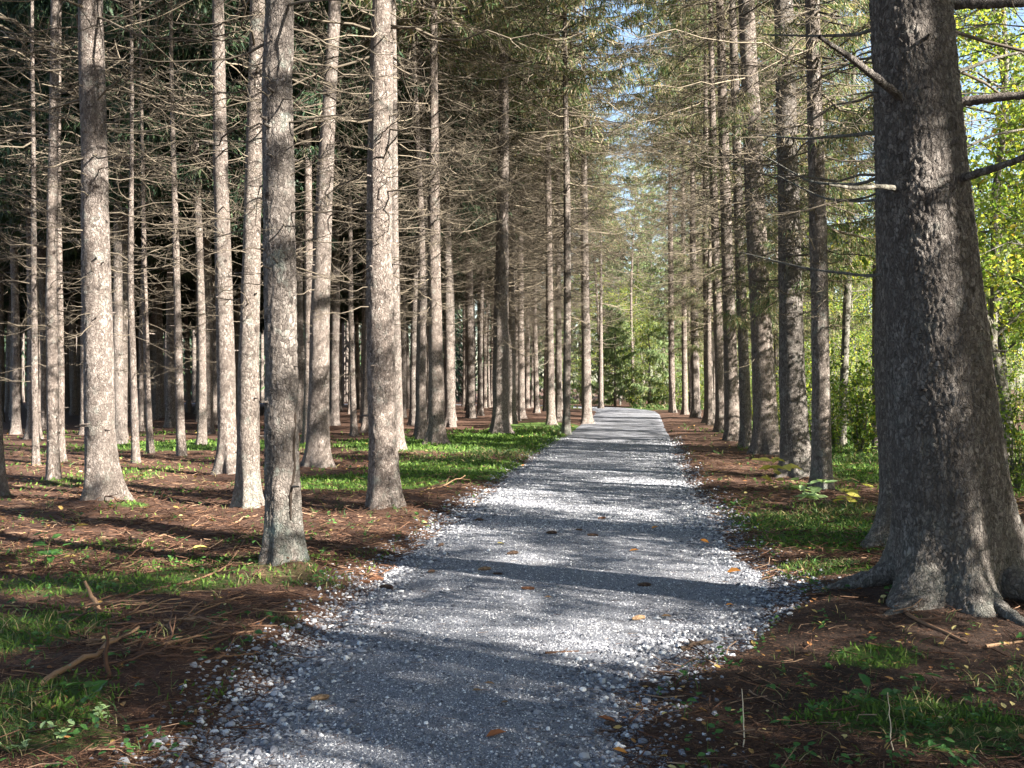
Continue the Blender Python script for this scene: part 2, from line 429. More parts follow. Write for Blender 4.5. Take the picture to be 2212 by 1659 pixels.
col = pt.ramp(k, [(.0, (.06, .064, .08)), (.45, (.145, .154, .186)), (.8, (.26, .27, .3)), (1, (.52, .525, .54))])
col = pt.mix(.35, col, pt.ramp(fn, [(.3, (.08, .082, .095)), (.7, (.31, .315, .335))]))
col = pt.mix(pt.ramp(bn, [(.5, 0.0), (.72, .45)]), col, (.14, .125, .115))
col = pt.mix(pt.ramp(pt.noise(co, .7, 6, .7), [(.42, 0.0), (.62, .5)]), col, (.08, .082, .096))
pt.s(pt.b.inputs["Base Color"], col)
pt.s(pt.b.inputs["Normal"], pt.bump(pt.math('ADD', pt.math('MULTIPLY', pt.math('SUBTRACT', 1.0, d1), .7), pt.math('MULTIPLY', d2, -.4)), .9, .012))
path = pm.build("path", pt.m); tag(path, kind='structure')

# ------------------------------------------------------------------ branches, twigs, crowns
def norm(v): return v / (np.linalg.norm(v, axis=-1, keepdims=True) + 1e-9)

def branch_geo(mb, B, org, az, L, a, b, ntw, m=0, r0=.013, hang=0.0, twl=.42, sub=0, rt=.0045, tmin=.15):
    """B dead branches: start org (B,3), azimuth az, length L, rise a (first) and b (curving up), ntw side twigs each"""
    K = 8
    t = np.linspace(0, 1, K)[None]
    wob = np.cumsum(rng.normal(0, .035, (B, K)), 1) * L[:, None]
    zz = L[:, None] * (a[:, None] * t + b[:, None] * t ** 2) + np.cumsum(rng.normal(0, .022, (B, K)), 1) * L[:, None]
    rr = L[:, None] * t * np.sqrt(np.clip(1 - (.5 * (a + b)[:, None]) ** 2, .3, 1))
    wob[:, 0] = 0; zz[:, 0] = 0
    ca, sa = np.cos(az)[:, None], np.sin(az)[:, None]
    Pth = np.stack([org[:, :1] + ca * rr - sa * wob, org[:, 1:2] + sa * rr + ca * wob, org[:, 2:] + zz], -1)
    R = (r0 * (.55 + .45 * L[:, None])) * (1 - .8 * t)
    mb.tubes(Pth, R, 5, m)
    if not ntw: return
    N = B * ntw
    bi = np.repeat(np.arange(B), ntw)
    tt = U(tmin, 1, N)
    f = tt * (K - 1); i0 = np.minimum(f.astype(int), K - 2); fr = (f - i0)[:, None]
    p0 = Pth[bi, i0] * (1 - fr) + Pth[bi, i0 + 1] * fr
    T = norm(Pth[bi, i0 + 1] - Pth[bi, i0])
    side = norm(np.cross(T, np.array([0, 0, 1.]))) * rng.choice([-1, 1], N)[:, None]
    d0 = norm(T * U(.2, .9, N)[:, None] + side * U(.5, 1, N)[:, None] + np.array([0, 0, 1.]) * rng.normal(-.1 - hang, .3, N)[:, None])
    d1 = norm(d0 + T * .35 + np.array([0, 0, 1.]) * (U(.1, .9, N) - 1.6 * hang)[:, None])
    l = L[bi] * twl * U(.35, 1, N) * (1 - .55 * tt)
    s4 = np.linspace(0, 1, 4)[None, :, None]
    TP = p0[:, None] + l[:, None, None] * (d0[:, None] * s4 + (d1 - d0)[:, None] * s4 ** 2 * .6)
    TP[:, 1:] += rng.normal(0, .02, (N, 3, 3)) * l[:, None, None]
    TR = rt * U(.7, 1.2, N)[:, None] * np.linspace(1, .45, 4)[None]
    mb.tubes(TP, TR, 3, m)
    if sub:
        M = N * sub; ti = np.repeat(np.arange(N), sub)
        k = rng.integers(1, 4, M); q0 = TP[ti, k]
        dd = norm(d1[ti] * .7 + rng.normal(0, .6, (M, 3)) + np.array([0, 0, .25 - 1.2 * hang]))
        l2 = l[ti] * U(.2, .5, M)
        s3 = np.linspace(0, 1, 3)[None, :, None]
        SP = q0[:, None] + l2[:, None, None] * (dd[:, None] * s3 + np.array([0, 0, .3 - .6 * hang]) * s3 ** 2)
        mb.tubes(SP, rt * .75 * np.linspace(1, .5, 3)[None] * np.ones((M, 1)), 3, m)

# prototypes: one dead branch each, unit length, for the near trees
BR = []
for k in range(16):
    mb = MB()
    branch_geo(mb, 1, np.zeros((1, 3)), np.zeros(1), np.ones(1), U(-.5, .15, 1), U(-.05, .45, 1), int(rng.integers(5, 12)), r0=.0095, twl=.55, sub=2, rt=.0032)
    BR.append(mb.mesh("dead_branch", TWIG))
STUB = []
for k in range(5):
    mb = MB()
    branch_geo(mb, 1, np.zeros((1, 3)), np.zeros(1), np.ones(1), U(-.2, .35, 1), U(-.2, .35, 1), 2, r0=.03, twl=.35, rt=.008, tmin=.6)
    STUB.append(mb.mesh("branch_stub", TWIG))

def twig_variant(k, z0, z1, Lmul=1.0, dens=1.0, Lmax=3.3):
    """dead lower limbs of a spruce: sparse arcs low down, dense hanging twigs high up"""
    mb = MB()
    n = int((z1 - z0) * 13 * dens)
    z = np.sort(U(z0, z1, n)); az = U(0, 2 * np.pi, n)
    L = (.65 + .24 * (z - z0)) * U(.55, 1.3, n) * Lmul; L = np.clip(L, .35, Lmax * U(.75, 1, n))
    org = np.stack([np.cos(az) * .06, np.sin(az) * .06, z], -1)
    lo = z < 5.0
    for mask, ntw, hang, sub in ((lo, 12 if dens > .3 else 9, .05, 1), (~lo, 24 if dens > .3 else 12, .32 if dens > .3 else .1, 2 if dens > .3 else 1)):
        if mask.sum():
            m = int(mask.sum())
            branch_geo(mb, m, org[mask], az[mask], L[mask], U(-.55, .12, m), U(.0, .42, m), ntw, hang=hang, sub=sub, r0=.0085, twl=.42, rt=.0036)
    return mb.mesh("dead_twigs", TWIG)

def crown_variant(z0, z1, rmax, nb, nsp, needle_m, rmin=.25, ww=.02, sl=.34, azr=None, sp=1.0):
    mb = MB()
    u = np.linspace(0, 1, nb) ** .9
    z = z0 + (z1 - z0) * u + rng.normal(0, .1, nb)
    az = np.arange(nb) * 2.399 + rng.normal(0, .3, nb)
    if azr: az = U(-azr, azr, nb)
    L = (rmax * (1 - u) ** .75 + rmin) * U(.65, 1.15, nb)
    K = 7; t = np.linspace(0, 1, K)[None]
    a = U(-.25, .1, nb) + .5 * u; b = U(-.35, .15, nb)
    zz = L[:, None] * (a[:, None] * t + b[:, None] * t ** 2 * .6 + .18 * t ** 3)
    ca, sa = np.cos(az)[:, None], np.sin(az)[:, None]
    wob = np.cumsum(rng.normal(0, .04, (nb, K)), 1) * L[:, None]
    Pth = np.stack([ca * L[:, None] * t - sa * wob, sa * L[:, None] * t + ca * wob, z[:, None] + zz], -1)
    mb.tubes(Pth, .02 * (.4 + .3 * L[:, None]) * (1 - .75 * t), 4, 1)
    # side shoots
    ns = np.maximum((nsp * L / L.mean() / nb).astype(int), 3)
    bi = np.repeat(np.arange(nb), ns); N = len(bi)
    tt = U(.0, 1, N) ** .7
    f = tt * (K - 1); i0 = np.minimum(f.astype(int), K - 2); fr = (f - i0)[:, None]
    p0 = Pth[bi, i0] * (1 - fr) + Pth[bi, i0 + 1] * fr
    T = norm(Pth[bi, i0 + 1] - Pth[bi, i0])
    side = norm(np.cross(T, np.array([0, 0, 1.]))) * rng.choice([-1, 1], N)[:, None]
    ll = sl * U(.6, 1.6, N) * (1.2 - .6 * tt)
    d = norm(T * U(.3, .9, N)[:, None] + side * U(.3, 1, N)[:, None] + np.array([0, 0, 1.]) * rng.normal(-.25, .25, N)[:, None])
    # every shoot carries a few drooping needle sprays
    nspr = 4
    s = np.tile(np.linspace(.15, 1, nspr), N); si = np.repeat(np.arange(N), nspr); M = len(s)
    q0 = p0[si] + d[si] * (ll[si] * s)[:, None] + rng.normal(0, .03, (M, 3))
    dd = norm(d[si] * .6 + rng.normal(0, .45, (M, 3)) + np.array([0, 0, -.75]))
    l2 = sp * U(.14, .36, M) * (1.1 - .3 * s)
    s3 = np.array([0, .4, 1.])[None, :, None]
    SP = q0[:, None] + l2[:, None, None] * (dd[:, None] * s3 + np.array([0, 0, -.25]) * s3 ** 2)
    W = ww * U(.6, 1.3, M)[:, None] * np.array([.5, 1, .15])[None]
    mb.ribbons(SP, W, 0)
    s2 = np.array([0, .5, 1.])[None, :, None]
    mb.ribbons(p0[:, None] + ll[:, None, None] * (d[:, None] * s2 + np.array([0, 0, -.15]) * s2 ** 2), ww * .8 * np.ones((N, 1)) * np.array([.5, 1, .3])[None], 0)
    return mb.mesh("crown", [needle_m, LIMB])

TWV = [twig_variant(k, U(1.0, 2.2), U(8.5, 10), U(.85, 1.1), .15) for k in range(6)]
TWV_DEEP = [twig_variant(k, U(1.2, 2.6), U(7, 8), U(.7, .95), .14) for k in range(4)]
TWV_EDGE = [twig_variant(k, U(2.0, 3.2), U(14.5, 16.5), 1.7, .72, 4.5) for k in range(4)]
TWV_ROW = [twig_variant(k, U(2.0, 3.0), U(12.5, 14.5), 1.5, .42, 4.2) for k in range(4)]
TWV_HIGH = [twig_variant(k, U(4.6, 5.2), U(11, 12), 1.6, .2) for k in range(3)]
CRV = [crown_variant(U(10.5, 12.5), U(22, 25), U(2.2, 2.7), 80, 1700, NEEDLE) for k in range(4)]
CRD = [crown_variant(U(7.2, 9), U(21, 23), U(2.6, 3.1), 130, 4200, NEEDLE) for k in range(3)]
CRR = [crown_variant(U(13.5, 15.5), U(23, 26), U(2.6, 3.1), 75, 1700, NEEDLE_E, .9) for k in range(3)]
CRTALL = [crown_variant(U(3, 5), U(22, 24), U(2.8, 3.4), 110, 3000, FAR_GLOW, .4, .03) for k in range(2)]
CRDEEP = [crown_variant(U(5.8, 7.2), U(20, 22), U(2.7, 3.2), 140, 4600, NEEDLE) for k in range(3)]
CRE = [crown_variant(U(10.5, 12.5), U(22, 25), U(3.2, 3.8), 95, 1900, NEEDLE_E, .6) for k in range(3)]
CRY = [crown_variant(.6, U(9, 13), U(2.2, 2.7), 90, 2600, FAR_GLOW, ww=.028) for k in range(2)]
SKIRT = [crown_variant(U(2.8, 4.2), U(10.5, 12), 1.6, 19, 1900, NEEDLE_E, 1.2, .0085, .36, 1.25, .55) for k in range(5)]

# ------------------------------------------------------------------ trunks
def trunk_mesh(zs, xs, ys, rs, n, flare=.55, lobes=.3, rough=.012, plates=0.0, seed=0, mat=None, stubs=0, flare_h=.28):
    ang = np.arange(n) / n * 2 * np.pi
    ph = np.random.default_rng(seed)
    k1, k2 = ph.uniform(0, 6.28, 2)
    lob = 1 + (lobes * np.exp(-np.maximum(zs, -.05) / (flare_h * 1.2)))[:, None] * (.6 * np.cos(3 * ang + k1) + .5 * np.cos(5 * ang + k2) + .2 * np.cos(8 * ang + k1 * 2))[None]
    r = rs[:, None] * (1 + flare * np.exp(-np.maximum(zs + .02, -.1) / flare_h))[:, None] * lob
    x0, y0 = np.cos(ang)[None] * r, np.sin(ang)[None] * r
    zz = np.broadcast_to(zs[:, None], r.shape)
    so_ = seed * 7.3
    dsp = rough * fbm(x0 * 6 + so_, y0 * 6, zz * 3.2, 4, seed) + rs[:, None] * .07 * vnoise(x0 * 2.2 + so_, y0 * 2.2, zz * 1.1, seed + 9)
    if plates:
        wx = .02 * vnoise(x0 * 14, y0 * 14, zz * 9, 77); wy = .02 * vnoise(x0 * 14, y0 * 14, zz * 9, 78); wz = .05 * vnoise(x0 * 11, y0 * 11, zz * 6, 79)
        f1, f2, cid = worley((x0 + wx) * 34 + so_, (y0 + wy) * 34, (zz + wz) * 19, 41)
        dsp = dsp + plates * (np.clip((f2 - f1) * 2.6, 0, 1) ** .7 * (.5 + .6 * cid) - .4) + plates * .55 * fbm(x0 * 55, y0 * 55, zz * 26, 3, 43)
    r = r + dsp
    V = np.stack([xs[:, None] + np.cos(ang)[None] * r, ys[:, None] + np.sin(ang)[None] * r, zz], -1)
    K = len(zs)
    i = np.arange(K - 1)[:, None] * n; j = np.arange(n)[None]; j2 = (j + 1) % n
    mb = MB()
    mb.add(V, quads=np.stack([i + j, i + j2, i + n + j2, i + n + j], -1).reshape(-1, 4))
    if stubs:
        zc = ph.uniform(.6, 7.0, stubs); a = ph.uniform(0, 6.28, stubs)
        xc, yc, rc = np.interp(zc, zs, xs), np.interp(zc, zs, ys), np.interp(zc, zs, rs)
        L = ph.uniform(.02, .11, stubs) * np.where(ph.random(stubs) < .2, 2.4, 1)
        s = np.array([.75, 1.0, 1.0])[None, :] * np.ones((stubs, 1)); s = rc[:, None] * s + np.array([0, .55, 1])[None] * L[:, None]
        Pp = np.stack([xc[:, None] + np.cos(a)[:, None] * s, yc[:, None] + np.sin(a)[:, None] * s, zc[:, None] + ph.uniform(-.25, .35, stubs)[:, None] * s * .3], -1)
        mb.tubes(Pp, ph.uniform(.007, .016, stubs)[:, None] * np.array([1.3, .9, .6])[None], 5)
    return mb.mesh("trunk", mat)

def trunk_levels(H, fine, zf):
    z = list(np.arange(-.25, zf, fine)); s = fine
    while z[-1] < H: s = min(s * 1.25, .8); z.append(z[-1] + s)
    z[-1] = H
    return np.array(z)

TREES = []          # x, y of every trunk placed
def px_tree(pts, label, yb, mat=BARK, H=None, n=28, detail=.09, twigs='std', nbr=0, zlo=1.2, flare=.42, plates=0, group=None, crown=True, lobes=.3, stubs=14, lenmul=1.0, brz=7.0, seed=None):
    """a spruce whose trunk passes the photo points pts = (x, y, width) from the ground up"""
    seed = len(TREES) + 1 if seed is None else seed
    d = EYE * F / (yb - HY)
    pts = sorted(pts, key=lambda p: -p[1])
    bx = (pts[0][0] - CX) / F * d
    gz = float(hf(np.array([bx]), np.array([d]))[0])
    z = np.array([EYE - (p[1] - HY) / F * d - gz for p in pts]); x = np.array([(p[0] - CX) / F * d - bx for p in pts]); r = np.array([p[2] / 2 / F * d for p in pts])
    H = H or float(U(19, 23))
    z = np.maximum.accumulate(z)
    slope = (x[-1] - x[0]) / max(z[-1] - z[0], .5)
    zt = np.append(z, H); xt = np.append(x, x[-1] + slope * .25 * (H - z[-1])); rt = np.append(r, .015)
    zs = trunk_levels(H, detail, 4.5 if d < 12 else 3)
    xs, rs = np.interp(zs, zt, xt), np.interp(zs, zt, rt)
    # smooth the centre line
    for _ in range(6):
        xs[1:-1] = .25 * xs[:-2] + .5 * xs[1:-1] + .25 * xs[2:]
    ys = .04 * np.sin(zs * .7 + seed) * np.clip(zs, 0, 3) / 3
    root = empty("spruce_tree", (bx, d, gz))
    tag(root, label, "tree", group)
    link("trunk", trunk_mesh(zs, xs, ys, rs, n, flare, lobes, min(.012, r[0] * .06), plates, seed, mat, stubs), root)
    TREES.append((bx, d))
    finish_tree(root, zs, xs, ys, rs, twigs, nbr, zlo, brz, crown, seed, lenmul)
    return root

def finish_tree(root, zs, xs, ys, rs, twigs, nbr, zlo, brz, crown, seed, lenmul=1.0):
    nbr = min(int(nbr * 1.5), 96)
    rr = random.Random(seed)
    for k in range(nbr):
        zc = zlo + (brz - zlo) * ((k + rr.random()) / nbr)
        a = rr.uniform(0, 2 * math.pi)
        L = (.6 + .24 * (zc - zlo)) * rr.uniform(.5, 1.4) * lenmul
        short = rr.random() < .15
        o = link("branch", rr.choice(STUB) if short else rr.choice(BR), root)
        if short: L = rr.uniform(.15, .4)
        rc = np.interp(zc, zs, rs) * .9
        o.location = (np.interp(zc, zs, xs) + math.cos(a) * rc, np.interp(zc, zs, ys) + math.sin(a) * rc, zc)
        o.rotation_euler = (rr.uniform(-.35, .35), rr.uniform(-.2, .2), a)
        o.scale = (L, L, L)
    V = {'std': TWV, 'edge': TWV_EDGE, 'high': TWV_HIGH, 'row': TWV_ROW, 'deep': TWV_DEEP}.get(twigs)
    if V:
        o = tag(link("twig_tangle", rr.choice(V), root), kind="stuff")
        o.rotation_euler = (0, 0, rr.uniform(0, 6.28)); s = rr.uniform(.9, 1.1); o.scale = (s, s, rr.uniform(.92, 1.06))
        o.location = (np.interp(4, zs, xs), np.interp(4, zs, ys), 0)
    if twigs == 'row':
        o = tag(link("needle_sprays", rr.choice(SKIRT), root), kind="stuff")
        o.rotation_euler = (0, 0, -.45 + rr.uniform(-.35, .35) - root.rotation_euler.z); o.scale = (1, 1, rr.uniform(.85, 1.1))
        o.location = (np.interp(6, zs, xs), np.interp(6, zs, ys), 0)
    if crown:
        o = link("crown", rr.choice({"std": CRD, "edge": CRE, "deep": CRDEEP, "row": CRR, None: CRTALL}.get(twigs, CRV)), root)
        o.rotation_euler = (0, 0, rr.uniform(0, 6.28)); s = rr.uniform(.9, 1.12); o.scale = (s, s, rr.uniform(.94, 1.06))
        o.location = (np.interp(12, zs, xs), np.interp(12, zs, ys), 0)

# the trees one can tell apart, measured in the photo
T = px_tree
T([(2075, 1335, 238), (2060, 1150, 232), (2025, 800, 212), (1990, 400, 184), (1965, 0, 166)], "massive rough barked spruce trunk leaning at the right with spreading roots", 1335, BARK_B, 24, 300, .0125, None, 0, flare=.38, lobes=.3, plates=.011, stubs=8, seed=3, crown=False)
BIG = bpy.data.objects[-1] if False else [o for o in COL.objects if o.name == "spruce_tree"][0]
T([(1985, 1190, 150), (1965, 900, 140), (1950, 500, 120), (1945, 0, 100)], "spruce trunk half hidden directly behind the massive right spruce", 1190, BARK_B, 22, 64, .04, 'high', 10, 3.5, stubs=6)
T([(612, 1240, 76), (610, 1000, 72), (607, 600, 66), (600, 200, 64), (605, 0, 62)], "nearest left spruce with scarred bark and blue green lichen at its foot", 1245, BARK_L, 22, 110, .025, 'high', 40, 2.3, flare=.22, plates=.01, stubs=26)
T([(830, 1112, 62), (826, 900, 60), (820, 600, 56), (820, 300, 50), (826, 0, 44)], "straight spruce standing in brown needles beside the bright moss patch", 1112, BARK, 22, 90, .03, 'high', 40, 2.2, flare=.36, plates=.009, stubs=22)
T([(222, 1095, 66), (212, 800, 62), (202, 400, 56), (196, 0, 50)], "thick pale spruce on the left with moss on its root flare", 1098, BARK, 22, 90, .03, 'high', 34, 2.2, flare=.38, plates=.007, stubs=20)
T([(537, 1103, 48), (536, 800, 44), (545, 400, 38), (560, 0, 30)], "spruce close behind the scarred one with white lichen at its base", 1105, BARK_L, 21, 60, .04, 'high', 34, 2.4, flare=.35, stubs=20)
T([(686, 1012, 46), (690, 700, 42), (705, 300, 32), (727, 0, 26)], "spruce leaning right upward between the scarred and the straight spruce", 1015, BARK, 22, 48, .05, 'high', 34, 2.4, flare=.5)
T([(492, 1028, 40), (485, 600, 34), (475, 250, 28), (468, 0, 24)], "spruce with brightly sunlit upper trunk left of the white lichened one", 1030, BARK, 22, 48, .05, 'high', 32, 2.4, flare=.45)
T([(115, 1043, 26), (113, 600, 23), (117, 0, 17)], "slim spruce with long bright sunlit stretch near the left edge", 1045, BARK, 20, 40, .06, 'high', 34, 2.0, flare=.4)
T([(-5, 1075, 34), (-22, 700, 30), (-32, 0, 24)], "spruce cut off by the left edge with only its foot showing", 1075, BARK, 20, 40, .06, 'high', 26, 2.0)
T([(78, 1008, 15), (70, 500, 12), (72, 300, 9)], "thin spruce pole between the slim bright spruce and the left edge", 1010, BARK, 13, 24, .08, 'high', 26, 1.6, flare=.3)
T([(92, 932, 19), (90, 400, 15), (95, 0, 11)], "dull brown trunk just left of the slim bright spruce, farther back", 932, BARK, 21, 24, .1)
T([(132, 995, 15), (128, 500, 12)], "thin trunk tight against the right side of the slim bright spruce", 1000, BARK, 18, 24, .1, 'high', 20, 2)
T([(263, 950, 20), (272, 500, 15), (276, 300, 12)], "slender shaded spruce just right of the thick pale spruce", 952, BARK, 20, 24, .1)
T([(293, 1000, 17), (283, 600, 13), (284, 350, 9)], "grey spruce pole rising from the moss edge, left of the white sunlit pole", 1002, BARK, 14, 24, .08, 'high', 24, 1.6, flare=.25)
T([(325, 980, 14), (312, 600, 11), (306, 320, 7)], "thin spruce pole with a white sunlit upper trunk", 982, BARK, 12, 24, .08, None, 34, 1.5, flare=.25, crown=False)
T([(392, 985, 18), (381, 600, 15), (372, 260, 10)], "reddish brown spruce pole between the white pole and the sunlit trunks", 987, BARK, 14, 24, .08, 'high', 30, 1.6, flare=.3)
T([(345, 905, 20), (342, 650, 16)], "sunlit spruce trunk with flared foot behind the white pole", 907, BARK, 20, 20, .12)
T([(432, 913, 14), (428, 600, 11)], "small sunlit trunk beyond the moss, left of the pair of larger trunks", 915, BARK, 19, 20, .12)
T([(665, 980, 20), (668, 600, 18), (663, 150, 14)], "narrow sunlit trunk seen behind the scarred spruce", 960, BARK, 20, 24, .1)
T([(860, 973, 25), (852, 600, 21), (850, 300, 16)], "pale trunk peeking out right behind the straight spruce", 975, BARK, 21, 30, .08, 'high', 24, 2.5)
T([(722, 920, 21), (725, 600, 17)], "bright trunk just right of the right leaning spruce", 922, BARK, 20, 20, .12)
T([(765, 945, 14), (757, 650, 11)], "thin crooked trunk left of the straight spruce", 945, BARK, 17, 20, .1)
T([(945, 962, 35), (938, 600, 28), (937, 180, 18)], "sunlit spruce with flared foot on the moss, middle of the left stand", 963, BARK, 22, 36, .08, 'edge', 20, 2.6, flare=.45)
T([(906, 930, 14), (910, 600, 11)], "thin shaded trunk just left of the sunlit spruce on the moss", 930, BARK, 20, 20, .12)
T([(973, 923, 22), (966, 480, 16)], "bright slim trunk just right of the sunlit spruce on the moss", 925, BARK, 21, 20, .12)
T([(1018, 905, 20), (1012, 500, 15)], "brown trunk midway between two larger spruces left of the path", 905, BARK, 20, 20, .12)
T([(1080, 938, 36), (1084, 600, 30), (1088, 250, 22)], "stout dark sided spruce on the grassy verge left of the path", 940, BARK, 22, 36, .08, 'edge', 20, 3, flare=.35)
T([(1105, 918, 20), (1103, 500, 15)], "shaded trunk tight behind the stout dark sided spruce", 918, BARK, 20, 20, .12, 'edge')
T([(1126, 905, 16), (1124, 550, 13)], "narrow trunk with needles at its foot, left of the paired verge trunks", 905, BARK, 20, 20, .12, 'edge')
T([(1190, 920, 18), (1184, 400, 14)], "dark trunk of the paired verge trunks left of the path", 920, BARK, 20, 20, .1, 'edge')
T([(1207, 912, 14), (1205, 500, 11)], "pale trunk between the dark verge trunk and the mottled one", 912, BARK, 19, 20, .12, 'edge')
T([(1224, 938, 17), (1226, 500, 15), (1220, 150, 11)], "pale mottled straight trunk nearest the left path edge", 938, BARK_L, 20, 24, .1, 'edge', 16, 3, flare=.3)
T([(1268, 915, 22), (1262, 470, 16)], "last dark spruce on the left before the path bends", 915, BARK, 20, 22, .1, 'edge')
T([(1298, 880, 11), (1298, 770, 9)], "far shaded trunk standing in the bend of the path", 882, BARK, 18, 16, .15, 'edge')
T([(1452, 893, 14), (1448, 500, 11)], "thin dark trunk farthest along the right verge of the path", 893, BARK, 18, 18, .12, 'row')
T([(1480, 897, 13), (1476, 500, 10)], "second farthest trunk of the right verge row", 897, BARK, 18, 18, .12, 'row')
T([(1503, 903, 18), (1496, 500, 13)], "third farthest trunk of the right verge row", 903, BARK, 19, 18, .12, 'row')
T([(1532, 915, 21), (1525, 500, 16)], "shaded trunk left of the pale one in the right verge row", 915, BARK, 20, 20, .12, 'row')
T([(1558, 935, 22), (1545, 500, 17), (1535, 100, 12)], "pale sunlit edged trunk in the middle of the right verge row", 935, BARK, 20, 22, .1, 'row', 14, 3)
T([(1583, 955, 33), (1570, 500, 25), (1555, 60, 17)], "trunk with a white sunlit stripe on its right side, right verge row", 955, BARK, 21, 28, .08, 'row', 20, 2.6)
T([(1612, 970, 25), (1598, 500, 21), (1580, 0, 15)], "narrow grey green trunk squeezed between two stouter right row spruces", 970, BARK, 21, 28, .08, 'row', 20, 2.4)
T([(1658, 985, 52), (1640, 600, 44), (1610, 0, 34)], "stout spruce with strongly sunlit foot in the right row", 985, BARK, 22, 48, .06, 'row', 30, 2.2, flare=.4)
T([(1717, 1033, 62), (1708, 600, 50), (1690, 0, 38)], "dark flared spruce with lit right flank behind the yellow leaved plant", 1035, BARK_B, 22, 60, .045, 'row', 34, 2.2, flare=.45, plates=.005)
T([(1778, 1068, 42), (1770, 600, 38), (1752, 0, 30)], "straight grey spruce beside the dark flared one, lichen at its foot", 1070, BARK_L, 21, 60, .045, 'row', 34, 2.2, flare=.15, plates=.004)
T([(1818, 970, 18), (1830, 600, 15), (1845, 200, 10)], "thin smooth dark trunk right of the straight grey spruce", 970, BARK_D, 14, 22, .1, 'high', 14, 2.5, flare=.2)

# spruces of the same rows outside the frame, which shade the near path
TRV = []
for k in range(5):
    H = U(19, 23); zs = trunk_levels(H, .14, 2.5); rb = [.1, .12, .14, .16, .18][k]
    rs = rb * (1 - zs.clip(0) / H) ** .85 + .01
    xs = .12 * np.sin(zs * .3 + k) * zs.clip(0) / 8; ys = .12 * np.cos(zs * .27 + k) * zs.clip(0) / 8
    TRV.append((zs, xs, ys, rs, trunk_mesh(zs, xs, ys, rs, 16, .45, .3, .008, 0, 60 + k, BARK, 10)))
def plain_tree(x, y, label, group, twigs='std', nbr=0, k=None, crown=True):
    k = int(rng.integers(0, 5)) if k is None else k
    zs, xs, ys, rs, me = TRV[k]
    gz = float(hf(np.array([x]), np.array([y]))[0])
    root = empty("spruce_tree", (x, y, gz)); tag(root, label, "tree", group)
    root.rotation_euler = (rng.normal(0, .012), rng.normal(0, .012), U(0, 6.28))
    t = link("trunk", me, root); s = U(.75, 1.15); t.scale = (s, s, 1)
    TREES.append((x, y))
    finish_tree(root, zs, xs, ys, rs, twigs, nbr, 2, 7, crown, int(rng.integers(1, 9999)))
for x, y in [(2.95, 4.2), (2.6, 1.0), (2.2, -2.2), (6.0, 1.5), (5.6, -2.0), (9.5, 3.0), (9.0, -1.5)]:
    plain_tree(x, y, "spruce beside the viewpoint, standing just right of the frame", "spruces beside the viewpoint", 'row', k=4)
for x, y in [(-3.4, 4.2), (-3.0, 0.5), (-6.6, 9.5), (-7.0, 4.5)]:
    plain_tree(x, y, "spruce beside the viewpoint, standing just left of the frame", "spruces left of the viewpoint", 'std', k=4)

# plantation behind: rows parallel to the path
def clear(x, y, r):
    return all((x - a) ** 2 + (y - b) ** 2 > r * r for a, b in TREES)
cnt = 0
cand = []
for i in range(-30, 4):
    for j in range(0, 44):
        y = 20 + j * 2.9 + U(-.7, .7); x = i * 2.7 + .134 * y + 1.2 + U(-.6, .6)
        cand.append((x, y))
cand.sort(key=lambda c: c[1])
LEFTN = 0
for x, y in cand:
    px_ = CX + x / y * F
    if px_ < -160 or y > 112 or cnt >= 226: continue
    s = float(path_s(np.array([x]), np.array([y]))[0])
    if s < 1.6 or x > .134 * y - 1.6: continue
    near = y < 40
    if y < 27 and px_ > 20: continue
    if y < 34 and rng.random() < .35: continue
    if not clear(x, y, 2.0): continue
    if px_ < 480: lab, gr = "dark shaded spruce trunk deep in the left of the stand", "spruces deep in the dark left stand"
    elif px_ < 900: lab, gr = "slender spruce trunk deep in the stand behind the left foreground spruces", "spruces deep behind the left foreground trunks"
    else: lab, gr = "slender far spruce trunk in the stand left of the path", "far spruces left of the path"
    plain_tree(x, y, lab, gr, ('deep' if s > 11 or px_ < 620 else 'std') if s > 5 else 'edge'); cnt += 1
# right of the path, beyond the last measured trunks
for y in np.arange(44, 74, 3.2):
    x = .134 * y + 2.4 + U(-.3, .3)
    if clear(x, y, 1.3): plain_tree(x, y, "far spruce trunk in the right verge row where the path narrows", "far spruces in the right verge row", 'row')
for x, y in [(8.2, 31), (9.6, 36), (8.8, 26), (11, 44), (12.5, 51)]:
    plain_tree(x, y, "spruce standing among the bushes behind the right verge row", "spruces behind the right verge row", 'row', k=1)

for x, y in [(8.6, 100), (11.6, 104), (6.6, 109), (13.6, 97), (14.5, 110), (10.2, 112), (3.5, 107), (17, 103)]:
    plain_tree(x, y, "tall spruce closing the view straight past the bend", "tall spruces past the bend", None, k=3)
# young green spruces past the bend
for x, y in [(8.2, 86), (12.2, 82), (4.5, 100)]:
    root = empty("young_spruce", (x, y, 0), U(0, 6.28)); tag(root, "young green spruce with branches to the ground past the bend", "tree", "young spruces past the bend")
    zs = np.linspace(-.2, 9, 12)
    link("crown", CRY[int(rng.integers(0, 2))], root)
    mb = MB(); mb.tubes(np.stack([zs * 0, zs * 0, zs], -1)[None], np.linspace(.13, .02, 12)[None], 8); mb.build("trunk", BARK, root)
    root.scale = (1, 1, U(.85, 1.1))

